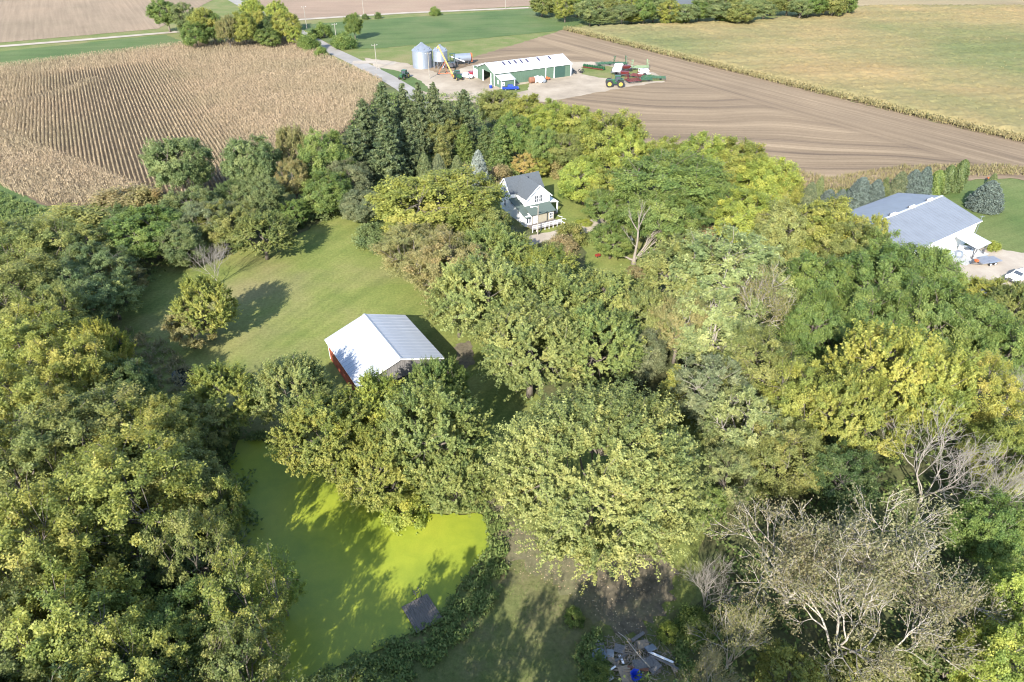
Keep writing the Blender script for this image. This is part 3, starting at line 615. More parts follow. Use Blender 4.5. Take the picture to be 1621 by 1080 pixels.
plant('trees of the west wood beside the pond', [
 ('airy',20,395,150,12,'olive','olive open-crowned tree where the verge bends at the edge of the west wood'),
 ('bush',118,345,110,4.5,'olive','wide low olive shrub at the corner of the dry corn headland','wild_shrub'),
 ('bush',195,318,110,5,'bark','greyish brown fading shrub at the foot of the corn rows','wild_shrub'),
 ('bush',232,318,70,5,'khaki','pale brownish shrub wedged between the corn and the grey-green tree','wild_shrub'),
 ('airy',95,400,130,11,'olive','loose olive tree behind the low shrub at the corn corner'),
 ('airy',150,430,110,10,'sage','tangled dark tree in the hollow of the west wood'),
 ('oak',240,368,130,9.5,'green','dense bright green tree at the lawn corner below the brown shrub'),
 ('oak',205,355,70,8,'dark','small dark tree squeezed behind the dense bright green one'),
 ('oak',285,385,80,8,'sage','bluish green tree with hanging leaves where the wood meets the lawn'),
 ('airy',120,470,120,11,'sage','dark open tree over a black gap in the west wood'),
 ('airy',30,470,150,13,'olive','grey-olive tree with bare twig ends by the left edge of the west wood'),
 ('airy',85,505,110,12,'olive','olive tree standing over the shaded hollow of the wood'),
 ('small',178,473,78,7,'gmaple','compact round grey-green tree on the lawn edge casting its own shadow'),
 ('small',200,440,55,6.5,'khaki','little khaki tree just behind the compact round one'),
 ('small',118,480,45,6,'khaki','small pale brown sapling in the dark gap of the wood'),
 ('airy',40,560,170,13,'yg','broad yellow-olive tree above the bright yellow one'),
 ('airy',115,600,135,13,'gold','bright yellow tree turning for autumn in the west wood'),
 ('maple',165,555,70,10,'yolk','strong yellow treetop next to the bright yellow tree'),
 ('small',178,560,60,7,'green','fresh green small tree at the rim of the dry marsh grass'),
 ('airy',30,660,170,14,'yg','yellow-green spreading tree below the broad yellow-olive one'),
 ('oak',202,620,95,9,'dark','dark round tree between the bright yellow tree and the puddle'),
 ('small',236,655,62,7,'yg','yellow-green young tree on the near side of the puddle'),
 ('airy',130,700,190,14,'olive','big olive tree in the middle of the west wood'),
 ('airy',240,710,150,12,'yg','yellow-tinged tree between the puddle and the pond'),
 ('maple',350,635,115,9,'yg','feathery yellow-green tree standing alone by the pond head'),
 ('small',325,680,80,8,'olive','olive small tree leaning over the shaded head of the pond'),
 ('airy',25,760,180,15,'olive','thin-leaved olive tree on the outer side of the west wood'),
 ('airy',195,800,220,16,'yg','tallest yellow-olive tree with a thick pale trunk showing below its crown'),
 ('oak',300,775,130,11,'olive','dark olive tree on the west bank of the pond'),
 ('small',352,815,75,9,'yg','slim yellow-green tree leaning out over the pond'),
 ('airy',80,890,210,15,'yg','large yellow-green tree in front of the thick pale trunk'),
 ('oak',230,900,130,9,'dark','deep green tree shaded under the tallest yellow-olive one'),
 ('small',300,880,120,8,'dark','dark leafy thicket tree on the pond bank'),
 ('lacy',308,872,115,13.5,'olive','airy olive tree added behind the dark thicket to shade the pond'),  # added tree, placed for its dappled shade on the duckweed
 ('lacy',390,965,150,13,'yg','golden-green tree reaching over the duckweed near the bottom of the pond'),
 ('lacy',440,925,75,9,'lime','small lime-yellow tree at the very edge of the duckweed'),
 ('airy',120,1010,220,14,'yg','wide golden olive tree along the bottom of the west wood'),
 ('airy',10,990,170,14,'olive','olive tree with bare twigs at the lower corner of the west wood'),
 ('oak',290,1010,150,11,'green','leafy green tree next to the golden-green one over the duckweed'),
 ('lacy',390,1075,150,12,'olive','loose olive tree at the near end of the pond'),
 ('airy',220,1090,190,13,'yg','yellow-olive crown cut by the bottom edge of the view, left of the pond'),
 ('airy',60,1110,200,13,'olive','dull olive crown low in the bottom corner of the west wood'),
 ('bare',340,845,90,6,'olive','small dead tree with bare white branches over the pond bank'),
 ('bare',335,415,70,8,'olive','thin leafless tree standing on the mown lawn'),
])
plant('trees along the corn field edge', [
 ('oak',283,262,95,14,'sage','tall grey-green tree in front of the dark corn rows'),
 ('oak',300,335,100,9,'sage','middle-sized grey-green tree under the tall one by the corn rows'),
 ('airy',330,350,90,9,'grey','grey-olive open tree behind the lawn trees'),
 ('oak',395,262,92,14,'sage','second tall grey-green tree at the corn edge, broader at its foot'),
 ('oak',412,312,70,10,'sage','bluish green tree in front of the second tall grey-green one'),
 ('maple',462,240,55,12,'khaki','brownish olive tree half turned, between the tall grey-green ones'),
 ('airy',465,285,50,10,'khaki','faded tan-olive tree over a dark gap in the corn edge row'),
 ('oak',515,250,75,14,'mead','tall olive-green tree next to the dark spruces'),
 ('oak',520,305,85,9,'mead','round olive tree under the tall one beside the spruces'),
 ('small',465,337,44,5.5,'green','neat bright green round tree in the shade at the top of the lawn'),
 ('bush',440,345,60,4,'dark','dark shrub row along the top of the lawn','wild_shrub'),
 ('bush',500,325,60,4,'sage','bluish shrub by the end of the mown lawn','wild_shrub'),
 ('oak',365,312,55,8,'dark','very dark tree between the two tall grey-green ones'),
 ('airy',360,355,95,9,'olive','yellowish olive lawn tree leaning over its bare trunk'),
 ('maple',415,372,95,9,'olive','feathery olive tree on the lawn with a long dark shadow behind'),
 ('oak',555,285,80,9,'grey','grey-green willow-like tree in front of the spruces'),
 ('oak',575,325,85,7,'grey','low grey-green tree at the lawn edge below the spruces'),
 ('bush',590,370,60,4,'sage','grey-green shrub on the lawn edge below the low grey-green tree','wild_shrub'),
])
plant('lawn trees', [
 ('maple',325,488,92,10,'yg','bushy yellow-green lawn tree with a dark shadow stretching right'),
 ('small',300,520,75,6.5,'khaki','paler half-bare tree at the foot of the bushy lawn tree'),
])
plant('maples between the barn and the pond', [
 ('maple',470,625,120,10,'gmaple','grey-green maple left of the barn at the head of the pond'),
 ('maple',520,690,150,11,'yg','yellowest maple of the pond row, below the red barn wall'),
 ('maple',590,660,130,10,'lime','light green maple whose shadow falls on the white barn roof'),
 ('maple',600,745,130,9,'yg','low yellowish maple leaning over the duckweed'),
 ('maple',690,690,165,13,'maple','tallest maple of the pond row, hiding the barn gable'),
 ('maple',692,612,88,9.5,'green','green-topped maple right against the grey barn gable'),
 ('maple',720,760,110,9,'maple','olive maple at the end of the pond row nearest the bare path'),
 ('bush',640,800,70,3.5,'lime','lime shrub overhanging the bright duckweed','wild_shrub'),
 ('great',940,745,300,16,'gmaple','huge round maple standing alone over bare brown soil'),
])
plant('maples of the grove behind the barn', [
 ('oak',690,325,190,14,'yg','broad yellow-olive tree nearest the left side of the farmhouse'),
 ('oak',762,362,95,9.5,'olive','olive tree right below the broad one beside the farmhouse'),
 ('airy',655,395,115,11,'khaki','brownish tree at the lawn edge below the broad yellow-olive one'),
 ('airy',710,430,130,12,'khaki','greyish brown thinning tree above the barn roof'),
 ('maple',790,410,120,11,'maple','feathery maple below the farmhouse deck'),
 ('maple',850,440,130,10.5,'yg','yellow-green feathery maple below the yard light pole'),
 ('maple',770,475,150,13,'gmaple','grey-green feathery maple at the lawn edge right of the barn'),
 ('maple',875,490,165,13,'maple','tall feathery maple at the heart of the grove'),
 ('maple',955,480,135,11,'maple','maple of the grove just below the dead tree'),
 ('maple',840,560,170,13,'gmaple','large feathery maple at the near corner of the grove'),
 ('maple',940,545,150,12,'maple','feathery maple between the near corner of the grove and the dull green tree'),
 ('oak',1012,562,95,8,'grey','dull grey-green round tree in the dark gap behind the huge maple'),
 ('maple',1025,505,105,10,'gmaple','pale maple at the right end of the grove'),
 ('maple',725,490,90,9,'olive','small olive maple hanging over the mown lawn'),
 ('bush',890,385,50,3,'brown','brown-leaved shrub by the gravel drive below the house','wild_shrub'),
 ('bush',905,368,50,3.5,'olive','olive shrub beside the pale gravel drive','wild_shrub'),
 ('bush',870,395,50,3,'khaki','tan shrub below the yard light pole','wild_shrub'),
 ('bush',893,305,18,1.8,'green','small round shrub on the house lawn','garden_shrub'),
 ('bush',925,352,26,.8,'lime','low yellow-leaved shrub by the gravel drive','garden_shrub'),
 ('bush',800,366,42,1.8,'grey','greyish shrub under the farmhouse deck','garden_shrub'),
 ('bush',1012,430,40,1.2,'bark','brown dry shrub at the foot of the dead tree','wild_shrub'),
])
plant('trees behind the farmhouse', [
 ('oak',790,170,62,11,'olive','dull olive tree at the left end of the farmhouse windbreak'),
 ('oak',830,178,70,11,'yg','light yellow-green tree in front of the green shed yard'),
 ('oak',870,190,70,11,'lime','light green tree in the middle of the far windbreak'),
 ('oak',910,195,55,11,'yg','yellow-green tree between the far windbreak and the tall pair'),
 ('oak',815,215,60,12,'green','dark green tree above the orange sapling'),
 ('oak',860,235,60,11,'mead','mid green tree behind the farmhouse roof'),
 ('oak',900,240,70,10,'olive','olive tree behind the small back lawn of the house'),
 ('oak',965,225,110,15,'yg','tall rounded yellow-green tree against the worked field'),
 ('oak',995,245,70,13,'lime','bright half of the tall yellow-green pair by the worked field'),
 ('oak',925,285,85,10,'lime','lime-green tree beside the back lawn of the house'),
 ('oak',965,300,80,9,'yg','yellow-green low tree between the house lawn and the dark locust'),
 ('locust',1060,295,165,14,'green','broad dark green layered tree behind the dead tree'),
 ('locust',1050,345,120,11,'mead','lower green tree under the broad dark layered one'),
 ('locust',958,330,62,8,'green','dark green tree arching over the gravel drive'),
 ('oak',968,380,62,7,'green','dark green tree between the drive and the feathery maples'),
 ('oak',1048,255,80,11,'yg','yellow-green tree peeping over the broad dark layered one'),
 ('oak',1110,255,90,13,'lime','golden-green tree at the edge of the worked field behind the locust'),
 ('oak',1165,265,100,13,'yg','light green tree in the middle of the golden row by the worked field'),
 ('oak',1215,290,90,12,'lime','yellowish rounded tree near the right end of the golden row'),
 ('oak',1245,305,55,10,'gold','last golden tree of the row before the tall grass strip'),
 ('oak',1185,345,100,11,'lime','bright lime tree in front of the golden row'),
 ('oak',1135,320,80,11,'mead','green tree between the locust and the bright lime one'),
 ('bush',1100,368,70,3,'brown','brownish low shrub with a bare pale spot by the locust','wild_shrub'),
 ('airy',846,242,30,8,'amber','orange-yellow thin sapling behind the farmhouse'),
 ('small',830,262,38,6,'amber','orange small tree right against the farmhouse roof'),
 ('small',850,265,36,5,'yg','yellow-green small tree against the back of the farmhouse roof'),
 ('bush',882,262,50,4,'khaki','yellow-brown shrub at the top of the back lawn','wild_shrub'),
 ('bush',790,275,40,4,'bark','purplish brown shrub left of the farmhouse gable','wild_shrub'),
 ('oak',700,205,70,10,'olive','olive broadleaf tree hidden among the spruces'),
])
plant('spruces of the windbreak', [
 ('spruce',608,185,62,20,'pine','tall dark spruce at the left of the windbreak, beside the road'),
 ('spruce',578,205,60,17,'pine','dark spruce in front of the road, lower than its neighbours'),
 ('spruce',640,180,52,18,'pine','dark spruce with a sharp tip below the parked green tractor'),
 ('spruce',664,180,50,18.5,'pine','sharp-tipped spruce below the big grain bin'),
 ('spruce',688,180,55,18,'pine','spruce with open ragged branches below the grain auger'),
 ('spruce',735,180,50,15,'pine','thin ragged spruce below the white pickup, with gaps between branches'),
 ('spruce',612,235,75,17,'pine','massive dark spruce in front of the windbreak row'),
 ('spruce',560,240,60,14,'pine','shorter dark spruce at the corner of the windbreak'),
 ('spruce',645,230,60,14,'pine','dark spruce with shaded lower branches in front of the row'),
 ('spruce',712,195,48,13,'pine','greyish spruce between the ragged pair'),
 ('cedar',700,232,38,9,'olive','yellowish cedar in front of the spruces'),
 ('cedar',735,222,40,9,'green','dark green cedar next to the yellowish one'),
 ('cedar',768,222,36,9,'dark','dark cedar left of the tall green pyramid'),
 ('cedar',793,228,46,11,'mead','tall green pyramid-shaped cedar behind the silver spruce'),
 ('fir',672,262,36,7,'sage','blue-green small spruce at the foot of the dark row'),
 ('fir',694,262,34,6.5,'grey','grey-green small spruce in the middle of the low trio'),
 ('fir',724,266,32,7,'sage','small bluish spruce right beside the silver one'),
 ('fir',757,268,44,10,'silver','silver-white spruce standing left of the farmhouse'),
], 'spruce_tree')
plant('trees of the east copse', [
 ('paleairy',1150,440,190,15,'pale','big pale green tree with white limbs in the middle of the copse'),
 ('maple',1085,430,130,12,'gmaple','pale yellowish tree at the left side of the big pale one'),
 ('paleairy',1130,530,140,13,'pale','pale open tree with bare limbs below the big pale one'),
 ('maple',1075,520,90,11,'khaki','tan-green tree leaning towards the grove'),
 ('cedar',1066,615,60,9,'gold','golden-olive conical tree at the edge of the lawn strip'),
 ('paleairy',1125,625,120,11,'grey','grey-green thin tree next to the golden conical one'),
 ('twiggy',1200,470,130,14,'khaki','half-bare tree with white branches at the right of the big pale one'),
 ('airy',1210,590,150,12,'olive','olive tree below the half-bare one in the copse'),
 ('oak',1285,455,110,13,'green','bright dark green tree in the centre of the copse'),
 ('oak',1290,520,110,11,'green','deep green lower tree below the bright dark green one'),
 ('oak',1305,365,130,13,'yg','olive-gold treetop in front of the blue spruces'),
 ('oak',1350,405,110,12,'olive','olive tree at the corner of the grey metal roof'),
 ('small',1378,378,45,10,'gold','orange-yellow treetop against the grey metal roof'),
 ('oak',1240,370,100,12,'gmaple','pale olive tree between the golden row and the copse'),
 ('oak',1395,420,95,12,'mead','leafy green treetop overlapping the left end of the grey metal roof'),
 ('oak',1400,450,130,13,'mead','round green tree right below the grey metal roof'),
 ('oak',1460,440,110,12,'mead','green tree covering the near eave of the white building'),
 ('oak',1380,510,120,12,'mead','mid green tree behind the big golden one'),
 ('oak',1475,505,120,13,'mead','thick green tree below the gravel yard'),
 ('oak',1535,520,110,11,'mead','green tree at the gravel edge near the white truck'),
 ('maple',1566,470,85,6,'yg','yellow-tipped tree in front of the flatbed trailer'),
 ('maple',1610,490,80,9,'olive','olive tree below the white truck'),
 ('oak',1600,560,100,11,'mead','green tree at the right margin of the copse'),
 ('maple',1400,600,170,16,'gold','large golden-yellow tree in front of the green ones'),
 ('maple',1465,620,140,14,'yg','yellow-green right half of the golden pair'),
 ('maple',1350,660,140,13,'yg','yellow-green tree in front of the large golden one'),
 ('airy',1540,630,120,12,'gold','golden thinning tree behind the bare grey branches'),
 ('airy',1270,640,130,12,'yg','yellow-green open tree in the middle of the copse front'),
 ('paleairy',1180,680,130,11,'pale','pale grey-green open tree over dark trunks'),
 ('airy',1240,730,120,10,'olive','olive open tree with a visible dark trunk under it'),
 ('airy',1150,760,90,8,'pale','pale small tree beside the lawn strip'),
 ('small',1120,800,50,6,'green','fresh green sapling at the edge of the lawn strip'),
 ('airy',1330,760,110,9,'dark','dark tree in the shadow below the golden ones'),
 ('bare',1490,725,190,13,'olive','wide leafless tree with silvery forked branches'),
 ('bare',1580,770,150,12,'olive','leafless tree with fine grey twigs at the right margin'),
 ('bare',1600,620,80,10,'olive','pale bare tree sticking out of the green ones at the right margin'),
 ('airy',1590,720,120,10,'yg','yellow-green tree behind the fine grey twigs'),
 ('twiggy',1270,880,240,14,'tan','left part of the huge half-bare tree with tan leaves'),
 ('twiggy',1410,880,260,15,'tan','middle of the huge half-bare tree with white limbs'),
 ('twiggy',1350,975,240,13,'tan','lower half-bare tree with tan leaves in front of the huge one'),
 ('twiggy',1480,960,210,13,'tan','right half-bare tree with white limbs and tan leaves'),
 ('bare',1125,925,100,8,'olive','small leafless bush-like tree at the left of the half-bare ones'),
 ('twiggy',1165,1010,130,9,'khaki','small half-bare tree near the scrap heap'),
 ('twiggy',1120,1075,100,8,'straw','straw-coloured bare-branched tree beside the scrap heap'),
 ('oak',1560,840,110,9,'green','dark green tree right of the half-bare ones'),
 ('oak',1600,960,110,11,'lime','bright green tree at the right margin below the dark green one'),
 ('oak',1590,1060,130,11,'lime','bright yellow-green tree in the bottom right corner'),
 ('small',1250,1070,90,6,'yg','yellow-green young tree under the half-bare ones'),
 ('bush',1395,1060,140,4,'olive','olive thicket below the half-bare trees','wild_shrub'),
 ('bush',1500,1060,120,4,'dark','dark thicket at the foot of the half-bare trees','wild_shrub'),
 ('bush',1100,985,60,2.5,'green','green shrub between the lawn strip and the scrap heap','wild_shrub'),
 ('bush',1060,1000,35,1.5,'lime','lime-green weed clump behind the scrap heap','wild_shrub'),
 ('bush',945,1062,45,1.5,'green','bright green weed clump left of the scrap heap','wild_shrub'),
 ('bush',910,975,30,1.5,'green','little green shrub in the leaf shade on the bare soil','wild_shrub'),
])
plant('trees at the road junction', [
 ('oak',262,22,46,14,'mead','dark round tree at the left end of the junction trees'),
 ('airy',292,28,40,13,'sage','grey-green tree second from the left of the junction trees'),
 ('oak',322,40,52,15,'yg','yellow-topped tree in front of the stubble field'),
 ('oak',308,55,38,11,'mead','dark green tree in front of the yellow-topped one'),
 ('airy',336,45,40,13,'mead','leafy green tree behind the junction shade'),
 ('maple',360,50,34,13,'khaki','brownish tree in the middle of the junction trees'),
 ('oak',385,45,46,14,'yg','yellow-green tree right of the brownish one'),
 ('oak',400,20,34,13,'lime','yellow tree at the back near the diagonal road'),
 ('oak',410,38,34,12,'gold','golden tree in the middle of the junction trees'),
 ('oak',428,45,36,11,'dark','dark gap tree between the golden and the pale ones'),
 ('oak',440,25,44,13,'lime','light yellow tree at the right top of the junction trees'),
 ('oak',455,42,46,13,'yg','olive-yellow tree at the right end of the junction trees'),
 ('oak',425,60,40,8,'mead','low green tree along the corn field end'),
 ('small',466,58,24,8,'lime','small lime tree beside the county road corner'),
 ('bush',488,65,36,7,'green','round green shrub where the county road leaves the corn','roadside_shrub'),
 ('bush',508,82,22,4,'green','smaller round shrub nearest the county road','roadside_shrub'),
 ('bush',510,47,30,6,'green','wide shrub across the county road by the cross road','roadside_shrub'),
 ('bush',545,63,34,6,'mead','wide low shrub at the corner of the green field','roadside_shrub'),
 ('bush',533,64,20,4,'mead','small shrub touching the wide low one by the green field','roadside_shrub'),
 ('oak',560,40,28,11,'green','lone round tree in the green field'),
 ('bush',688,17,18,4,'green','round shrub on the far cross road','roadside_shrub'),
 ('bush',578,26,10,2.5,'dark','tiny dark shrub on the cross road verge','roadside_shrub'),
 ('bush',598,24,10,3,'dark','tiny dark shrub right of another on the cross road verge','roadside_shrub'),
])
far = random.Random(4); fk = ['oak', 'oak', 'locust', 'airy', 'oak']
fw = ['dark green', 'olive green', 'grey-green', 'yellowish green', 'mid green']; fh = ['green', 'olive', 'sage', 'yg', 'mead']
FARS = [(858,8),(878,2),(895,14),(915,8),(935,18),(945,0),(962,12),(985,22),(1000,4),(1020,14),(1000,28),(1035,26),(1048,8),(1060,20),(1085,22),(1108,18),(1120,6),(1140,20),(1160,10),(1172,22),(1192,14),(1210,18),(1222,6),(1248,8),(1268,14),(1282,8),(1300,4),(1320,8),(1338,4),(950,32),(1075,30),(1150,28)]
seen = {}; ORD = ['', 'second ', 'third ', 'fourth ', 'fifth ', 'sixth ']
for i, (x_, y_) in enumerate(sorted(FARS)):
    k = far.randrange(5); ref = ('nearest the green field' if x_ < 960 else 'left of the blue farmhouse' if x_ < 1060 else 'in front of the blue farmhouse' if x_ < 1105 else 'right of the blue farmhouse' if x_ < 1230 else 'beside the far tan field')
    h_ = far.uniform(9, 13) if y_ < 26 else 5; key = (k, ref); n_ = seen.get(key, 0); seen[key] = n_+1
    tree(fk[k], x_, y_, far.uniform(34, 50), h_, fh[k], 'deciduous_tree', ORD[n_]+fw[k]+' far tree '+ref+(' from the left' if n_ else ''), 'tree', 'trees of the far tree line')
tree('small', 1069, 24, 12, 7, 'amber', 'deciduous_tree', 'small orange tree in the far tree line below the blue farmhouse', 'tree', 'trees of the far tree line')
for r in [('fir',1283,303,30,5,'grey','grey-green spruce at the left end of the yard row'),('fir',1297,296,22,5.5,'sage','narrow dark spruce second in the yard row'),
 ('fir',1312,312,36,4,'blue','low blue spruce half hidden by the golden treetops'),('fir',1332,312,30,4,'blue','low blue spruce right of another low one'),
 ('fir',1362,302,52,7,'blue','broad bright blue spruce left of the building corner'),('fir',1386,304,42,6.5,'blue','blue spruce touching the building corner'),
 ('cedar',1400,298,22,6,'sage','narrow green cedar between the two blue groups'),('fir',1424,291,40,6.5,'grey','grey-blue spruce behind the metal roof'),
 ('fir',1445,290,46,7,'blue','tall blue spruce in the middle behind the metal roof'),('fir',1463,286,38,7.5,'blue','blue spruce next to the dark green columns'),
 ('column',1483,288,22,6,'green','greener shorter column at the left of the three arborvitae'),('column',1501,282,22,6.5,'dark','middle dark green column of the three arborvitae'),
 ('column',1521,276,23,7.5,'dark','tallest dark green column at the right of the three arborvitae'),('fir',1566,306,58,6.5,'blue','single broad spruce on the mown yard'),
 ('fir',1573,283,18,3,'sage','small spruce peeping out behind the single broad one')]:
    tree(*r[:6], 'arborvitae' if r[0] == 'column' else 'spruce_tree', r[6], 'tree', 'conifers around the white building')
tree('bush', 1574, 389, 22, 1.7, 'lime', 'garden_shrub', 'clipped bright green round shrub beside the white canopy', 'shrub')
# trees just behind the camera whose shadows reach into the picture
for i, (X, Y, Rr_, h) in enumerate([(-31,24,7,15),(-22,19,6,14),(-13,15,6,14),(-4,17,5.5,15),(4,20,6,15),(11,21,6,15),(18,20,6,15),(-42,22,7,15),(-12,22.5,5.5,15),(-19,23,5.5,15),(-26,26,5,13)]):
    k = 'twiggy' if X in (-19, -22) else 'lacy' if X in (-26, -31, -4, 11) else ('airy', 'maple')[i % 2]; tr, cr, R0, h0 = PROTO[k][i % 2]; t = thing('deciduous_tree', 'tree just outside the bottom of the view that throws its shadow in', 'tree', (X, Y, 0), i*1.3, 'trees behind the viewpoint')
    t.scale = (Rr_/R0, Rr_/R0, h/h0); link('trunk', tr, t); b = link('crown', cr, t); b.color = (.08, .11, .03, 1)
# ------------------------------------------------------------------ buildings
WHITE = paint('white_paint', (.80, .80, .78), .55, var=.05); PANEL = paint('barn_roof_sheet', (.33, .345, .37), .45, .0, .05, .5); WHITEMETAL = paint('white_roof_sheet', (.37, .385, .41), .42, .0, .05, .5)
GALV = paint('galvanised_sheet', (.22, .245, .285), .4, .35, .06, .8); GREYMETAL = paint('grey_roof_sheet', (.165, .182, .21), .7, .05, .08, .4)
RED = paint('red_barn_paint', (.24, .055, .028), .75, var=.25, scale=1, streak=(4, 4, .5)); GREYWOOD = paint('weathered_boards', (.19, .178, .168), .9, var=.3, scale=1, streak=(7, 7, .35))
GREEN = paint('green_sheet', (.085, .135, .095), .5, .1, .05); DKGREEN = paint('dark_green_sheet', (.035, .075, .06), .5, .1, .06); DARK = paint('opening_shade', (.015, .015, .017), .9)  # DARK: near-black colour painted in for the shade inside openings
SHINGLE = paint('asphalt_shingles', (.075, .085, .095), .9, var=.18, scale=5); GRNSHINGLE = paint('green_shingles', (.075, .10, .088), .85, var=.12, scale=5)
CREAM = paint('tan_siding', (.30, .27, .2), .7, var=.08); GLASS = paint('window_glass', (.05, .06, .075), .08, spec=.6); TRIM = paint('trim_white', (.8, .8, .8), .5, var=.03)
WOOD = paint('grey_deck_wood', (.15, .13, .112), .9, var=.3, scale=2, streak=(1, 9, 1)); NEWWOOD = paint('pale_wood', (.32, .25, .175), .8, var=.2); POSTW = paint('pole_wood', (.26, .235, .2), .9, var=.2)
BLACK = paint('tyre_rubber', (.02, .02, .022), .85); STEEL = paint('dark_steel', (.10, .10, .11), .5, .5); BLUE = paint('blue_paint', (.012, .04, .25), .3); DKRED = paint('maroon_paint', (.22, .02, .03), .3)
JGREEN = paint('tractor_green', (.02, .075, .03), .45); YELLOW = paint('wheel_yellow', (.40, .29, .05), .5); ORANGE = paint('orange_paint', (.42, .11, .035), .55); AUGER = paint('auger_yellow', (.50, .28, .07), .55)
IMPRED = paint('implement_red', (.12, .018, .018), .55); VEHW = paint('vehicle_white', (.8, .8, .8), .25, var=.02); RUST = paint('rust', (.22, .10, .06), .85, var=.3); SKYL = paint('skylight_panel', (.035, .03, .075), .8, spec=.1); SKYL2 = paint('clouded_skylight', (.32, .33, .34), .4)
def ribs(mb, x0, x1, y0, y1, z0, z1, step, h=.045, w=.07):
    """raised seams running down a sloping sheet from (y0,z0) to (y1,z1)"""
    L_ = math.hypot(y1-y0, z1-z0); a = math.atan2(z1-z0, y1-y0); n = int((x1-x0)/step)
    for i in range(n+1):
        x = x0+(x1-x0)*i/n; mb.box(x, (y0+y1)/2-math.sin(a)*.05, (z0+z1)/2+math.cos(a)*.05, w, L_, h, (a, 0, 0))
def slab(x0, x1, y0, z0, y1, z1, th=.08):
    """sloping slab between two level edges running along x"""
    a = Vector((0, y1-y0, z1-z0)).normalized(); n = Vector((0, -a.z, a.y)); n = n if n.z > 0 else -n
    m = MB(); p = [Vector((x0, y0, z0)), Vector((x1, y0, z0)), Vector((x1, y1, z1)), Vector((x0, y1, z1))]
    m.ext(p, -n*th); return m
def fix(o):
    me = o.data; import bmesh; b = bmesh.new(); b.from_mesh(me); bmesh.ops.recalc_face_normals(b, faces=b.faces); b.to_mesh(me); b.free(); return o
def pentagon(L0, L1, w0, w1, eave, ridge):
    mid = (w0+w1)/2
    return MB().ext([(L0, w0, 0), (L0, w1, 0), (L0, w1, eave), (L0, mid, ridge), (L0, w0, eave)], (L1-L0, 0, 0))
def window(parent, loc, rot, w_, h_, name='window', cross=True, frame=None):
    """frame as a part, its pane as a sub-part; local y is outwards"""
    f = MB(); t = .09
    f.box(0, .03, h_/2, w_, .06, t).box(0, .03, -h_/2, w_, .06, t).box(-w_/2, .03, 0, t, .06, h_+t).box(w_/2, .03, 0, t, .06, h_+t)
    if cross: f.box(0, .028, 0, w_, .05, .05).box(0, .026, 0, .045, .045, h_)
    fo = f.build(name, frame or TRIM, parent, loc, rot); MB().box(0, .012, 0, w_-.05, .024, h_-.05).build('pane', GLASS, fo); return fo
# --- the white-roofed barn by the pond
ANG = math.atan2(-.852, .523); LB, WB, EV, RG = 13.4, 13.0, 3.4, 5.7
barn = thing('barn', 'low barn with a white metal roof, red side wall and grey board gable', 'barn', (-18.68, 81.27, 0), ANG)
h2, l2 = WB/2-.35, LB/2-.3
MB().box(0, -h2, EV/2, 2*l2-.3, .16, EV).build('red_wall', RED, barn)
MB().box(0, h2, EV/2, 2*l2-.3, .16, EV).build('side_wall', GREYWOOD, barn)
fix(MB().ext([(-l2, -h2, 0), (-l2, h2, 0), (-l2, h2, EV), (-l2, 0, RG-.12), (-l2, -h2, EV)], (.16, 0, 0)).build('back_gable', GREYWOOD, barn))
bg_ = fix(MB().ext([(l2, -h2, 0), (l2, h2, 0), (l2, h2, EV), (l2, 0, RG-.12), (l2, -h2, EV)], (-.1, 0, 0)).build('front_gable', GREYWOOD, barn))
pr = random.Random(2); nb = 44; bw = 2*h2/nb
for i in range(nb):
    y0 = -h2+bw*(i+.5); top = EV+(RG-.15-EV)*(1-abs(y0)/h2)-.06
    if abs(y0+.8) < 1.7: z0 = 2.5
    else: z0 = pr.uniform(0, .08)
    MB().box(l2+.02+pr.uniform(0, .018), y0, (z0+top)/2, .035, bw-.03, top-z0).build('plank', GREYWOOD, bg_)
MB().box(l2+.03, -.8, 1.25, .03, 3.3, 2.48).build('doorway_shade', DARK, barn)  # wall is closed here: black panel paints the shade inside the doorway
MB().box(l2+.075, -1.6, 2.3, .03, .5, .7).build('red_patch', RED, barn)
sl = math.atan2(RG-EV, WB/2); SL = math.hypot(RG-EV, WB/2); npan = 15; pw = LB/npan
def panel_mesh(length):
    return MB().box(0, 0, 0, pw-.012, length, .035).box(-pw/2+.05, 0, .03, .06, length, .045).box(0, 0, .022, .03, length, .02).mesh('roof_panel', PANEL)
pm = panel_mesh(SL/2-.01); pm2 = panel_mesh(SL)
for i in range(npan):
    x = -LB/2+pw*(i+.5)
    for q in (.25, .75): link('roof_panel', pm, barn, (x, WB/2*(1-q), EV+.06+(RG-EV)*q+(.012 if q > .5 else 0)), (-sl, 0, 0))
    link('roof_panel', pm2, barn, (x, -WB/4, EV+.06+(RG-EV)*.5), (sl, 0, 0))
fix(MB().ext([(-LB/2-.03, -.3, RG+.02), (-LB/2-.03, 0, RG+.17), (-LB/2-.03, .3, RG+.02), (-LB/2-.03, 0, RG+.1)], (LB+.06, 0, 0)).build('ridge_cap', WHITEMETAL, barn))
for s in (-1, 1):
    MB().box(0, s*(WB/2-.02), EV-.08, LB, .05, .16).build('eave_trim', TRIM, barn)
    for e in (-1, 1): MB().box(e*LB/2, s*WB/4, EV+(RG-EV)/2-.07, .05, SL-.05, .16, (-s*sl, 0, 0)).build('gable_trim', TRIM, barn)
MB().box(-l2-.02, -h2-.02, EV/2, .14, .14, EV).build('corner_post', TRIM, barn)
# --- farmhouse: main wing, cross gable, green-roofed back room, porch
HR = math.atan2(.49, .87)
house = thing('farmhouse', 'two-storey white farmhouse with a dark shingle roof and a green lean-to', 'house', (-1.52, 138.32, 0), HR)
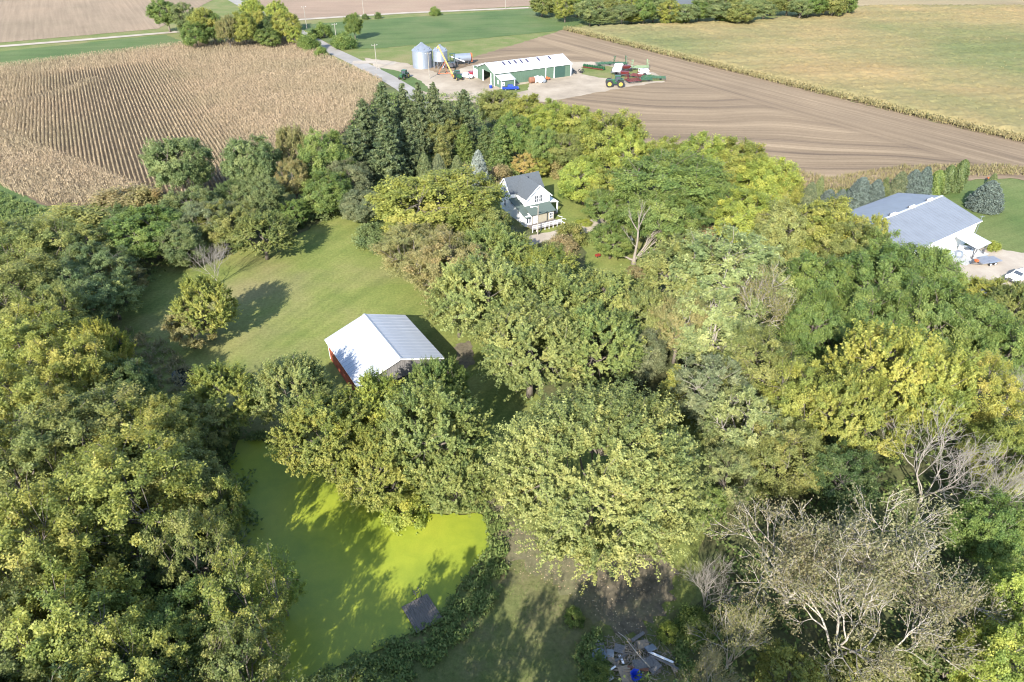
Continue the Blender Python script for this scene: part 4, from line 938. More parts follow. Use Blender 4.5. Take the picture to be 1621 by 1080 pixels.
# local x along the main ridge, local y away from the viewer; ridge at y = 0
HE, HG, WM, LM, CX, CW, CY = 5.0, 7.6, 2.35, 8.15, 4.3, 2.9, -6.85
fix(pentagon(.12, LM-.1, -WM+.12, WM-.12, HE, HG-.1).build('main_wing', WHITE, house))
fix(MB().ext([(CX-CW+.12, CY+.12, 0), (CX+CW-.12, CY+.12, 0), (CX+CW-.12, CY+.12, HE), (CX, CY+.12, HG-.1), (CX-CW+.12, CY+.12, HE)], (0, -CY-.2, 0)).build('front_wing', WHITE, house))
fix(slab(-.25, LM+.2, -WM-.25, HE-.2, 0, HG).build('roof_slope', SHINGLE, house)); fix(slab(-.25, LM+.2, WM+.25, HE-.2, 0, HG).build('roof_slope', SHINGLE, house))
def yslab(x0, z0, x1, z1, y0, y1, th=.08):
    a = Vector((x1-x0, 0, z1-z0)).normalized(); n = Vector((-a.z, 0, a.x)); n = n if n.z > 0 else -n
    return MB().ext([(x0, y0, z0), (x0, y1, z0), (x1, y1, z1), (x1, y0, z1)], -n*th)
fix(yslab(CX-CW-.25, HE-.2, CX, HG+.01, CY-.25, .1).build('roof_slope', SHINGLE, house)); fix(yslab(CX+CW+.25, HE-.2, CX, HG+.01, CY-.25, .1).build('roof_slope', SHINGLE, house))
for s in (-1, 1):
    a = math.atan2(HG-HE+.2, CW+.25); m = MB(); m.box(CX+s*(CW+.25)/2, CY-.26, (HE-.2+HG)/2-.1, math.hypot(CW+.25, HG-HE+.2), .06, .2, (0, s*a, 0)); m.build('barge_board', TRIM, house)
    a = math.atan2(HG-HE+.2, WM+.25); m = MB(); m.box(-.26, s*(WM+.25)/2, (HE-.2+HG)/2-.1, .06, math.hypot(WM+.25, HG-HE+.2), .2, (-s*a, 0, 0)); m.build('barge_board', TRIM, house)
for x in (-.62, .62): window(house, (CX+x*.85, CY+.1, 4.55), (0, 0, R(180)), .85, 1.5)
for y in (-.35, .5): window(house, (.1, y-.1, 4.75), (0, 0, R(90)), .6, 1.35)
window(house, (.1, .1, 2.0), (0, 0, R(90)), .8, 1.4)
MB().tube([(LM*.62, -.9, HG-1.2), (LM*.62, -.9, HG-.3)], .16, 8).build('roof_vent', STEEL, house)
# green-roofed back room filling the corner, and the tan extension
PZ, FZ = 3.7, 2.6
fix(MB().ext([(-.05, -7.2, 0), (CX-CW, -7.2, 0), (CX-CW, -7.2, FZ), (-.05, -7.2, FZ)], (0, 4.8, 0)).build('back_room', WHITE, house))
fix(slab(-.4, CX-CW+.25, -7.9, FZ-.1, -2.3, PZ+.1).build('green_roof', GRNSHINGLE, house))
fix(MB().ext([(CX-CW+.1, -9.3, 0), (CX+CW-.6, -9.3, 0), (CX+CW-.6, -9.3, FZ), (CX-CW+.1, -9.3, FZ)], (0, 2.42, 0)).build('tan_room', CREAM, house))
fix(slab(CX-CW-.6, CX+CW-.3, -9.7, FZ-.1, -6.9, PZ-.2).build('green_roof', GRNSHINGLE, house))
fix(MB().ext([(-.2, -9.2, 0), (CX-CW, -9.2, 0), (CX-CW, -9.2, FZ-.3), (-.2, -9.2, FZ-.3)], (0, 1.98, 0)).build('sun_porch', WHITE, house))
fix(slab(-.45, CX-CW-.62, -9.7, FZ-.45, -7.92, FZ-.15).build('green_roof', GRNSHINGLE, house))
for x in (.2, .8): window(house, (x, -9.22, 1.5), (0, 0, R(180)), .45, 1.5, cross=False)
MB().box(1.25, -9.24, 1.1, .1, .08, 2.2).build('door_post', TRIM, house)
window(house, (CX+1.6, -9.32, 1.45), (0, 0, R(180)), .85, 1.2)
dd = MB().box(CX-CW+.7, -9.33, 1.05, .95, .06, 2.1).build('door', TRIM, house); MB().box(CX-CW+1.05, -9.37, 1.05, .06, .04, .12).build('handle', STEEL, dd)
# side porch on the right
fix(yslab(CX+CW-.1, 3.15, CX+CW+2.3, 2.75, CY+.3, CY+4.2).build('porch_roof', WHITE, house))
for y in (CY+.5, CY+4): MB().box(CX+CW+2.1, y, 1.36, .22, .22, 2.66).build('porch_post', TRIM, house)
MB().box(CX+CW+1.0, CY+2.2, .15, 2.3, 3.9, .3).build('porch_floor', WOOD, house)
MB().box(CX+CW-.06, CY+2, 1.3, .05, 1.0, 2.1).build('porch_door', DARK, house)
fix(yslab(CX+CW-.2, 4.7, CX+CW+2.0, 3.9, -1.9, 1.2).build('rear_roof', GRNSHINGLE, house)); MB().box(CX+CW+.7, -.4, 1.95, 1.9, 2.9, 3.9).build('rear_room', WHITE, house)
# deck with railing in front of the back room
deck = thing('deck', 'grey wooden deck with a white railing in front of the farmhouse', 'deck', house.matrix_world.to_translation(), HR)
deck.location = house.location
for i in range(16): MB().box(-.1+i*.44, -11.0, .62, .40, 2.6, .06).build('plank', WOOD, deck)
for x in np.linspace(-.3, 6.6, 8): MB().box(x, -12.2, .75, .09, .09, 1.5).build('rail_post', TRIM, deck)
MB().box(3.15, -12.2, 1.5, 7, .1, .07).build('handrail', TRIM, deck); MB().box(3.15, -12.2, 1.05, 7, .05, .06).build('handrail', TRIM, deck)
for i in range(4): MB().box(7.0+i*.3, -11, .5-i*.14, .3, 1.2, .05).build('step', TRIM, deck)
for y in (-11.65, -10.35): MB().tube([(6.9, y, 1.5), (8.1, y, .95)], .05, 6).build('handrail', TRIM, deck)
for i in range(26): MB().box(-.2+i*.27, -12.2, 1.08, .04, .04, .8).build('baluster', TRIM, deck)
# --- long green shed with its office lean-to
SA = math.atan2(.478, .878); SL_, SW_ = 31.3, 12.6
shed = thing('machine_shed', 'long green metal machine shed with a white roof and dark roof lights', 'shed', (-9.1, 250.9, 0), SA)
E_, G_ = 4.5, 6.6; hw = SW_/2
MB().box(SL_/2, -hw+.15, E_/2, SL_-.3, .2, E_).build('front_wall', GREEN, shed); MB().box(SL_/2, hw-.15, E_/2, SL_-.3, .2, E_).build('rear_wall', GREEN, shed)
fix(MB().ext([(SL_-.2, -hw+.1, 0), (SL_-.2, hw-.1, 0), (SL_-.2, hw-.1, E_), (SL_-.2, 0, G_-.1), (SL_-.2, -hw+.1, E_)], (.15, 0, 0)).build('end_gable', GREEN, shed))
fix(MB().ext([(.1, -hw+.1, 3.9), (.1, hw-.1, 3.9), (.1, hw-.1, E_), (.1, 0, G_-.1), (.1, -hw+.1, E_)], (.15, 0, 0)).build('open_gable', GREEN, shed))
MB().box(.18, -hw+1.35, 1.95, .2, 2.5, 3.9).build('gable_panel', GREEN, shed); MB().box(.18, hw-1.9, 1.95, .2, 3.6, 3.9).build('gable_panel', GREEN, shed)
for y in (-hw+2.65, hw-3.75): MB().box(.1, y, 1.95, .35, .22, 3.9).build('door_post', TRIM, shed)
MB().box(4, 0, .03, 8, 8, .02).build('shed_floor', CONCRETE, shed); MB().box(9, 0, 2, .1, SW_-.6, 4).build('interior_shade', DARK, shed)  # black panel across the shed stands in for its unlit depth
for s in (-1, 1):
    m = slab(-.3, SL_+.3, s*(hw+.3), E_-.1, 0, G_); ribs(m, -.2, SL_+.2, s*(hw+.28), s*.05, E_-.1, G_, .92); fix(m.build('roof_slope', WHITEMETAL, shed))
for i in range(10):
    x = 6.1+i*2.35; q = .80; a = math.atan2(G_-E_+.1, hw+.3)
    MB().box(x, -(hw+.3)*(1-q)*1.25, G_-(G_-E_+.1)*(1-q)*1.25+.1, .55, 2.1, .07, (a, 0, 0)).build('roof_light', SKYL2 if i in (5, 7, 9) else SKYL, shed)
for x, n_ in ((.02, 'corner_trim'), (20.6, 'door_trim'), (24.2, 'door_trim'), (SL_+.0, 'corner_trim')): MB().box(x, -hw+.02, E_/2, .3, .12, E_-.05).build(n_, TRIM, shed)
MB().box(26.6, -hw+.0, 2.15, 4.2, .1, 4.2).build('sliding_door', DKGREEN, shed); MB().box(22.4, -hw+.02, 2.2, 3.2, .06, 4.3).build('sliding_door', GREEN, shed)
m = MB()
for i in range(36): m.box(.5+i*.86, -hw+.03, E_/2, .06, .04, E_-.2)
m.build('wall_ribs', GREEN, shed)
for s in (-1, 1):
    a = math.atan2(G_-E_+.1, hw+.3); MB().box(-.3, s*(hw+.3)/2, (G_+E_-.1)/2-.1, .1, math.hypot(hw+.3, G_-E_+.1), .3, (-s*a, 0, 0)).build('gable_trim', TRIM, shed)
MB().box(SL_/2, -hw-.33, E_-.22, SL_+.6, .06, .22).build('eave_trim', TRIM, shed)
# rear lean-to with the white roller door
MB().box(3.5, hw+1.9, 1.9, 7, 3.6, 3.8).build('lean_to', GREEN, shed); fix(slab(-.2, 7.3, hw+4.0, 3.7, hw-.2, 4.6).build('lean_to_roof', WHITEMETAL, shed))
MB().box(-.03, hw+1.9, 1.5, .08, 2.4, 3.0).build('roller_door', TRIM, shed)
MB().box(-.02, hw+3.7, 1.9, .12, .2, 3.7).build('corner_trim', TRIM, shed)
# office
off = thing('shed_office', 'small green office with a white roof built against the machine shed', 'office', (-9.1, 250.9, 0), SA)
fix(MB().ext([(.6, -hw-.02, 0), (.6, -hw-4.0, 0), (.6, -hw-4.0, 2.7), (.6, -hw-.02, 3.6)], (5.2, 0, 0)).build('office_wall', GREEN, off))
m = slab(.3, 6.1, -hw-4.4, 2.66, -hw-.12, 3.72); ribs(m, .4, 6.0, -hw-4.35, -hw-.2, 2.7, 3.7, .8); fix(m.build('office_roof', WHITEMETAL, off))
for x in (.6, 5.8): MB().box(x, -hw-4.02, 1.35, .2, .12, 2.7).build('corner_trim', TRIM, off)
d_ = MB().box(1.3, -hw-4.04, 1.05, .95, .08, 2.1).build('door', TRIM, off); MB().box(1.3, -hw-4.09, 1.5, .4, .04, .6).build('door_light', GLASS, d_)
window(off, (.58, -hw-1.6, 1.7), (0, 0, R(90)), .8, 1.1)
# --- white building with the grey metal roof
WA = math.atan2(.556, .831)
wb = thing('white_building', 'long white metal building with a grey roof and three ridge vents', 'building', (87.14, 130.88, 0), WA)
WL, WH, WE, WG = 25.6, 8.5, 4.4, 6.6      # local x runs left from the right gable (negative)
fix(pentagon(-WL, -.25, -WH+.25, WH-.25, WE, WG-.08).build('wall', WHITE, wb))
for s in (-1, 1):
    m = slab(-WL-.3, .2, s*(WH+.2), WE-.05, 0, WG); ribs(m, -WL-.2, .15, s*(WH+.18), s*.05, WE-.05, WG, .91, .04, .05); fix(m.build('roof_slope', GREYMETAL, wb))
MB().box(-WL/2, 0, WG+.03, WL+.4, .4, .1).build('ridge_cap', WHITEMETAL, wb)
for x in (-4.2, -10.6, -17):
    v = MB().box(x, 0, WG+.22, 1.5, .55, .3).build('ridge_vent', TRIM, wb); MB().tube([(x-1.1, .35, WG), (x-1.1, .35, WG+.5)], .12, 8).build('vent_pipe', STEEL, v)
MB().box(-WL/2, -WH-.22, WE-.1, WL+.4, .08, .16).build('eave_trim', TRIM, wb)
for x in (-3.4, -7.4, -11.4, -15.4): MB().box(x, -WH+.22, 3.3, .35, .05, 1.5).build('wall_light', SKYL2, wb)
# canopy on raking timber legs
cp = thing('canopy', 'white sloping canopy on dark V-shaped timber legs beside the white building', 'canopy', (87.14, 130.88, 0), WA)
fix(slab(-8.7, -3.8, -WH-4.6, 2.55, -WH-.3, 3.3, .14).build('canopy_roof', WHITEMETAL, cp))
for x, y in ((-8.3, -WH-4.3), (-4.2, -WH-4.3)):
    for k in (-.75, .75): MB().tube([(x, y, 0), (x+k*.2, y+.1+abs(k)*.2, .3), (x+k, y+.2, 2.5)], .09, 6).build('leg', STEEL, cp)
MB().box(-6.25, -WH-4.35, 2.42, 4.8, .12, .2).build('beam', STEEL, cp)
sheet('concrete_apron', [tuple((Matrix.Translation(wb.location) @ Matrix.Rotation(WA, 4, 'Z') @ Vector(p))[:2]) for p in ((-12, -WH+.2, 0), (-3.4, -WH+.2, 0), (-3.4, -WH-4.9, 0), (-12, -WH-4.9, 0))], .03, CONCRETE)
def onwb(x, y, z=0): return tuple(Matrix.Translation(wb.location) @ Matrix.Rotation(WA, 4, 'Z') @ Vector((x, y, z)))
rl = thing('ramp_railing', 'rust-red timber railing along the wall of the white building', 'railing', onwb(-15.0, -WH-1.9), WA)
for i in range(5): MB().box(-2+i, 0, .55, .12, .12, 1.1).build('rail_post', RUST, rl)
for z in (.35, .7, 1.05): MB().box(0, 0, z, 4.2, .07, .14).build('rail', RUST, rl)
for i in range(4):
    t = thing('feed_panel', ('leftmost', 'second', 'third', 'rightmost')[i]+' of four grey panels leaning on the white wall behind the railing', 'panel', onwb(-16.2+i*1.0, -WH-.25), WA, 'grey panels on the white wall')
    m = MB().box(0, -.06, .95, .05, .05, 1.9, (R(12), 0, 0)).box(.42, -.06, .95, .05, .05, 1.9, (R(12), 0, 0)); 
    for z in (.3, .8, 1.3, 1.8): m.box(.21, -.02-z*.06, z, .42, .04, .16, (R(12), 0, 0))
    m.build('frame', GALV, t)
# --- blue house far off
bh = thing('blue_house', 'pale blue house showing between the far trees', 'house', tuple(at(1083, 22)), R(8))
fix(pentagon(-6, 6, -4, 4, 5.5, 8).build('wall', paint('pale_blue_siding', (.42, .5, .62), .6), bh)); fix(slab(-6.4, 6.4, -4.5, 5.3, 0, 8.1).build('roof', SHINGLE, bh)); fix(slab(-6.4, 6.4, 4.5, 5.3, 0, 8.1).build('roof', SHINGLE, bh))
for x in (-3.5, 0, 3.5):
    for z in (1.6, 4.2): window(bh, (x, -4.02, z), (0, 0, R(180)), 1.1, 1.3, cross=False)
# ------------------------------------------------------------------ grain bins and farmyard
def bin_(name, label, loc, r, h0, h1, hr, legs=False):
    t = thing(name, label, 'grain bin', loc)
    prof = []
    z = h0
    while z < h1: prof += [(r, z), (r+.03, z+.12), (r, z+.24)]; z += .24
    MB().lathe(prof, 40).build('shell', GALV, t, smooth=False)
    m = MB().lathe([(r+.12, h1-.05), (r*.98, h1+.12), (.45, hr)], 40)
    for k in range(24):
        q = 2*math.pi*k/24; m.tube([(r*math.cos(q), r*math.sin(q), h1+.14), (.5*math.cos(q), .5*math.sin(q), hr+.03)], .045, 4)
    m.build('roof', GALV, t); MB().lathe([(.45, hr-.05), (.5, hr+.3), (.1, hr+.4), (0, hr+.4)], 16).build('cap', GALV, t)
    for k in range(8):
        q = 2*math.pi*(k+.5)/8; MB().box(r*.78*math.cos(q), r*.78*math.sin(q), h1+.3+(hr-h1)*.2, .35, .35, .3, (0, 0, q)).build('roof_vent', GALV, t)
    m = MB(); q = R(-50)
    for s in (-.22, .22): m.tube([((r+.12)*math.cos(q)-s*math.sin(q), (r+.12)*math.sin(q)+s*math.cos(q), .4), ((r+.12)*math.cos(q)-s*math.sin(q), (r+.12)*math.sin(q)+s*math.cos(q), h1)], .03, 4)
    for i in range(int(h1/.4)-1): m.tube([((r+.12)*math.cos(q)-.22*math.sin(q), (r+.12)*math.sin(q)+.22*math.cos(q), .6+i*.4), ((r+.12)*math.cos(q)+.22*math.sin(q), (r+.12)*math.sin(q)-.22*math.cos(q), .6+i*.4)], .02, 4)
    m.build('ladder', STEEL, t)
    if legs:
        MB().lathe([(r, h0), (.4, 1.1), (.3, .9)], 40).build('hopper', GALV, t)
        for k in range(10):
            q = 2*math.pi*k/10; MB().tube([(r*math.cos(q), r*math.sin(q), 0), (r*math.cos(q), r*math.sin(q), h0+.6)], .09, 6).build('leg', GALV, t)
            q2 = 2*math.pi*(k+1)/10; MB().tube([(r*math.cos(q), r*math.sin(q), .2), (r*math.cos(q2), r*math.sin(q2), h0)], .04, 4).build('brace', GALV, t)
    return t
p = at(668, 110); bin_('grain_bin', 'larger galvanised grain bin standing on the ground', (p.x, p.y+3.6, 0), 3.75, .0, 6.2, 8.5)
p = at(697, 110); bin_('grain_bin', 'smaller hopper-bottomed grain bin standing on legs', (p.x, p.y+2.6, 0), 2.7, 2.6, 6.2, 7.9, True)
# auger: long yellow tube on a wheeled frame
p0 = at(717, 121); tip = at(694, 76.5, 0); 
au = thing('grain_auger', 'long yellow grain auger on an orange wheeled frame', 'auger', tuple(p0))
b_ = Vector((0, 0, .5)); e_ = Vector((-5.2, 4.0, 9.6))
MB().tube([b_, e_], .24, 8).build('tube', AUGER, au); MB().tube([e_, e_+Vector((-.4, .3, -.9))], .2, 6).build('spout', AUGER, au); MB().box(.1, -.1, .45, 1.2, 1.2, .6).build('hopper', ORANGE, au)
mid = b_.lerp(e_, .5)
for s in (-1, 1):
    o_ = Vector((s*1.4, s*1.0, 0)); MB().tube([mid, Vector((mid.x-1.5, mid.y+1, .5))+o_], .08, 5).build('frame_arm', ORANGE, au); MB().tube([Vector((mid.x-1.5, mid.y+1, .5))+o_, b_+Vector((-.5, .4, .4))], .07, 5).build('frame_arm', ORANGE, au)
    w_ = MB().wheel(mid.x-1.5+o_.x, mid.y+1+o_.y, .45, .45, .25).build('wheel', BLACK, au)
tk = thing('seed_tank', 'grey horizontal tank with orange end behind the bins', 'tank', tuple(at(732, 102)), R(18))
MB().tube([(-3.3, 0, 2.4), (-3.2, 0, 2.4), (3.2, 0, 2.4), (3.3, 0, 2.4)], [1.1, 1.55, 1.55, 1.1], 24).build('drum', GALV, tk); MB().box(3.6, 0, 2.4, .5, 1.6, 3).build('end_frame', ORANGE, tk)
for x in (-2.2, 2.2): MB().box(x, 0, .6, .3, 2.2, 1.2).build('cradle', STEEL, tk)
cv = thing('belt_conveyor', 'pale slanting conveyor in front of the grey tank', 'conveyor', tuple(at(722, 105)), R(-10))
MB().tube([(-2.5, 0, 3.6), (3.5, 0, 1.8)], .16, 6).build('tube', TRIM, cv)
for x, z in ((-2.2, 3.5), (3.2, 1.9)): MB().tube([(x, 0, 0), (x, 0, z)], .08, 5).build('leg', STEEL, cv)
bx_ = thing('dark_trailer', 'dark low trailer parked between the hopper bin and the grey tank', 'trailer', tuple(at(713, 108)), R(12))
MB().box(0, 0, 1.3, 3.6, 2.2, 1.5).build('body', STEEL, bx_)
for x in (-1.1, 1.1):
    for y in (-1.1, 1.1): MB().wheel(x, y, .45, .45, .25).build('wheel', BLACK, bx_)
lv = thing('loading_frame', 'green-grey gantry frame beside the grey tank', 'frame', tuple(at(717, 108)), R(20))
for x in (-.9, .9): MB().tube([(x, 0, 0), (x, 0, 5.2)], .12, 5).build('leg', DKGREEN, lv)
MB().box(0, 0, 5.2, 2.2, .3, .3).build('beam', DKGREEN, lv)
def pickup(label, loc, rz, paintm, cat='pickup', s=1.0, sedan=False, rack=False):
    t = thing('car' if sedan else 'pickup_truck', label, cat, loc, rz); t.scale = (s, s, s)
    if sedan: prof = [(-2.3, .45), (2.3, .45), (2.35, .75), (2.2, .95), (1.1, 1.02), (.35, 1.45), (-.95, 1.45), (-1.6, 1.05), (-2.3, .98), (-2.35, .7)]
    else: prof = [(-2.8, .55), (2.7, .55), (2.8, .85), (2.72, 1.12), (1.35, 1.22), (.75, 1.8), (-.85, 1.82), (-.95, 1.25), (-2.8, 1.25)]
    m = MB(); n = len(prof); hw_ = .93
    vs = [(x, -hw_*(1 if z < 1.26 else .82), z) for x, z in prof]+[(x, hw_*(1 if z < 1.26 else .82), z) for x, z in prof]
    m.add(vs, [tuple(reversed(range(n))), tuple(range(n, 2*n))]+[(i, (i+1) % n, n+(i+1) % n, n+i) for i in range(n)]); fix(m.build('body', paintm, t))
    if not sedan: MB().box(-1.9, 0, 1.262, 1.65, 1.5, .02).build('cargo_bed', STEEL, t); 
    zc = 1.25 if sedan else 1.5
    ws, we = ((.78, 1.22), (.45, 0)) if sedan else ((1.06, 1.52), (.45, 0))
    a = math.atan2(.43, .75) if sedan else math.atan2(.58, .6)
    MB().box(ws[0], 0, ws[1], .62, 1.38, .03, (0, a, 0)).build('windscreen', GLASS, t)
    for s_ in (-1, 1): MB().box(-.05 if not sedan else -.35, s_*.865, zc, 1.35, .03, .36, (s_*R(-16), 0, 0)).build('side_window', GLASS, t)
    MB().box(-.9 if not sedan else -1.28, 0, zc+.02, .03, 1.3, .36, (0, R(-4 if not sedan else -50), 0)).build('rear_window', GLASS, t)
    wx = 1.45 if sedan else 1.75
    for x in (-wx, wx):
        for y in (-.86, .86):
            w_ = MB().wheel(x, y, .4, .4, .26).build('wheel', BLACK, t); MB().wheel(x, y, .4, .23, .27, 10).box(x, y, .4, .12, .25, .12).build('rim', GALV, w_)
    for y in (-.65, .65): MB().box(2.78 if not sedan else 2.32, y, .88 if not sedan else .8, .1, .4, .2).build('headlight', TRIM, t)
    MB().box(2.8 if not sedan else 2.34, 0, .86 if not sedan else .72, .08, .8, .22).build('grille', STEEL, t); MB().box(2.86 if not sedan else 2.4, 0, .6 if not sedan else .5, .14, 1.8, .18).build('bumper', STEEL, t)
    for y in (-1.05, 1.05): MB().box(.85 if not sedan else .7, y, 1.3 if not sedan else 1.05, .15, .22, .18).build('mirror', STEEL, t)
    if rack:
        for y in (-.6, .6): MB().box(-.05, y, 1.9, 1.5, .06, .08).build('roof_rail', STEEL, t)
    return t
pickup('blue pickup parked in front of the green office', tuple(at(808, 143)), R(5), BLUE)
pickup('white pickup beside the auger at the open shed', tuple(at(738, 124)), R(-22), VEHW)
pickup('dark red car beside the white pickup by the roller door', tuple(at(748, 119.5)), R(-35), DKRED, 'car', 1, True)
pickup('white pickup on the gravel at the right margin of the yard', tuple(at(1613, 443)), R(205), VEHW, rack=True, s=1.05)
def tractor(label, loc, rz, cab=True, big=False):
    t = thing('tractor', label, 'tractor', loc, rz)
    fr = 1.0 if big else .62
    MB().box(1.5, 0, 1.45, 2.3, .95, .8).box(1.5, 0, 1.9, 2.1, .8, .12).build('hood', JGREEN, t); MB().box(0, 0, 1.05, 4.2, .7, .45).build('chassis', JGREEN, t)
    cbx = MB().box(-.35, 0, 2.95, 1.6, 1.6, .14).box(-1.05, -.72, 2.2, .1, .1, 1.5).box(-1.05, .72, 2.2, .1, .1, 1.5).box(.38, -.72, 2.2, .1, .1, 1.5).box(.38, .72, 2.2, .1, .1, 1.5).build('cab', JGREEN, t)
    MB().box(-.33, 0, 2.2, 1.36, 1.36, 1.3).build('cab_glass', GLASS, cbx); MB().tube([(1.4, .3, 1.9), (1.4, .3, 3.0)], .07, 6).build('exhaust', STEEL, t)
    for x, r, y in ((-1.15, 1.0, .98), (1.75 if not big else 1.9, fr, .95)):
        for s in (-1, 1):
            for dbl in ((0, .62) if big else (0,)):
                w_ = MB().wheel(x, s*(y+dbl), r, r, .5, 18).build('wheel', BLACK, t); MB().wheel(x, s*(y+dbl), r, r*.57, .52, 12).build('rim', YELLOW, w_); 
                q = MB(); q.tube([(x, s*(y+dbl)-.2, r), (x, s*(y+dbl)+.2, r)], r*.55, 12); q.build('hub', YELLOW, w_)
    for s in (-1, 1): MB().box(-1.1, s*.9, 2.08, 1.7, .55, .07).build('fender', JGREEN, t)
    return t
tractor('green tractor standing alone by the yard entrance', tuple(at(640, 125)), R(250))
tractor('green tractor at the foot of the grain auger', tuple(at(725, 126)), R(-65))
big_ = tractor('large green tractor with yellow hubs at the front of the parked machines', tuple(at(975, 137)), R(176), big=True); big_.scale = (1.25, 1.15, 1.2)
# implements
def rollers(label, loc, rz, n=13, L_=8.5):
    t = thing('field_roller', label, 'farm implement', loc, rz)
    for i in range(n):
        x = -L_/2+L_*i/(n-1); MB().tube([(x-.22, 0, .75), (x-.05, 0, .75), (x+.05, 0, .75), (x+.22, 0, .75)], [.5, .75, .75, .5], 12).build('roller', JGREEN, t)
    MB().box(0, -.9, .5, L_, .2, .25).build('frame', IMPRED, t); MB().tube([(0, 1, .6), (0, 3.6, .5)], .1, 5).build('drawbar', JGREEN, t)
    return t
p = at(940, 109.5); rollers('green ridged field roller lying behind the shed end', tuple(p), R(-33))
def cultivator(label, loc, rz, mat, L_=7, W_=3.5, wings=False, seed=0, nm='cultivator'):
    t = thing(nm, label, 'farm implement', loc, rz); q = random.Random(seed)
    for y in np.linspace(-W_/2, W_/2, 4): MB().box(0, y, .95, L_, .16, .16).build('frame_bar', mat, t)
    for x in np.linspace(-L_/2+.2, L_/2-.2, 6): MB().box(x, 0, .96, .14, W_, .13).build('cross_bar', mat, t)
    m = MB()
    for x in np.linspace(-L_/2, L_/2, 14):
        for y in np.linspace(-W_/2, W_/2, 4): m.tube([(x, y, .95), (x+.05, y-.35, .6), (x, y-.1, .05)], .04, 4)
    m.build('tines', STEEL, t)['kind'] = 'stuff'
    for x in (-L_*.3, L_*.3):
        for y in (-.5, .5): MB().wheel(x, y, .4, .4, .25).build('wheel', BLACK, t)
    MB().tube([(-.6, W_/2, .9), (0, W_/2+2.4, .6), (.6, W_/2, .9)], .09, 5).build('drawbar', mat, t)
    if wings:
        for s in (-1, 1):
            m = MB()
            for z in (1.2, 2.2, 3.2): m.box(s*(L_/2-.1), 0, z, .14, W_*.9, .14)
            for y in (-W_*.4, 0, W_*.4): m.tube([(s*(L_/2-.1), y, 1), (s*(L_/2-.5), y*.3, 3.6)], .07, 4)
            m.build('folded_wing', mat, t)
    return t
for a in [('green folded cultivator behind the field roller', (957,104), R(15), JGREEN, 7, 3, False),
          ('green implement with two wings folded upright', (981,104), R(5), JGREEN, 5, 3, True),
          ('low green disc harrow at the right end of the parked machines', (1034,126), R(-12), JGREEN, 8.5, 3, False),
          ('low green harrow in front of the white sprayer', (1020,129), R(5), JGREEN, 5, 3, False),
          ('red cultivator right of the large green tractor', (1001,131), R(20), IMPRED, 5, 3.5, True),
          ('red tillage tool behind the red cultivator', (1008,123), R(-30), IMPRED, 4.5, 3, False),
          ('tall pale green planter frame behind the white sprayer', (1012,110), R(10), paint('faded_green', (.18, .25, .14), .7), 6.5, 3, True)]:
    cultivator(a[0], tuple(at(*a[1])), a[2], a[3], a[4], a[5], a[6], nm='cultivator')
def sprayer(label, loc, rz, tank, frame):
    t = thing('field_sprayer', label, 'farm implement', loc, rz)
    MB().tube([(-1.6, 0, 1.8), (-1.4, 0, 1.8), (1.4, 0, 1.8), (1.6, 0, 1.8)], [.5, .85, .85, .5], 16).build('tank', tank, t); MB().box(0, 0, .95, 4.4, 1.2, .2).build('frame', frame, t)
    for s in (-1, 1):
        MB().wheel(0, s*1.1, .75, .75, .35).build('wheel', BLACK, t); MB().tube([(-1.8, s*.4, 1.2), (-1.9, s*1.2, 2.4), (1.6, s*1.3, 2.2)], .06, 4).build('boom', frame, t)
    return t
sprayer('white-tanked sprayer at the back of the parked machines', tuple(at(979, 112)), R(10), VEHW, STEEL)
sprayer('second white sprayer behind the red machine', tuple(at(976, 119)), R(-15), VEHW, STEEL)
sprayer('long white sprayer with a flat boom above the green harrow', tuple(at(1019, 121)), R(4), VEHW, TRIM)
def redmachine(label, loc, rz):
    t = thing('seed_drill', label, 'farm implement', loc, rz)
    MB().ext([(-1.6, -.9, 2), (1.6, -.9, 2), (1.2, -.5, 1.1), (-1.2, -.5, 1.1)], (0, 1.8, 0)).build('hopper', IMPRED, t); MB().box(0, 0, .9, 4, 1.6, .2).build('frame', STEEL, t)
    for x in (-1.5, 1.5):
        for y in (-1, 1): MB().wheel(x, y, .6, .6, .3).build('wheel', BLACK, t)
    return t
redmachine('dark red seed drill in the middle of the parked machines', tuple(at(988, 122)), R(-8)); redmachine('maroon grain drill behind the other red one', tuple(at(991, 113)), R(12))
# tanks and drums in front of the shed
for i, (x_, y_, r, mt, lb) in enumerate([(842,132,1.0,RUST,'rusty brown fuel tank lying by the shed wall'),(849,131,1.05,VEHW,'white round tank next to the rusty one'),(856,131,1.0,VEHW,'white round tank with a grey rim'),(861,131,.7,GALV,'small grey drum at the end of the white tanks')]):
    t = thing('storage_tank', lb, 'tank', tuple(at(x_, y_)), R(30+i*20), 'tanks by the shed wall'); MB().tube([(-1, 0, r+.15), (-.85, 0, r+.15), (.85, 0, r+.15), (1, 0, r+.15)], [r*.55, r, r, r*.55], 16).build('drum', mt, t)
    for x in (-.6, .6): MB().box(x, 0, .12, .2, r*1.2, .24).build('cradle', STEEL, t)
t = thing('orange_mower', 'small orange machine by the shed door trim', 'mower', tuple(at(867, 127)), R(20)); MB().box(0, 0, .6, 1.6, .9, .5).box(-.4, 0, 1.0, .6, .8, .4).build('body', ORANGE, t)
for x in (-.5, .5):
    for y in (-.45, .45): MB().wheel(x, y, .3, .3, .2).build('wheel', BLACK, t)
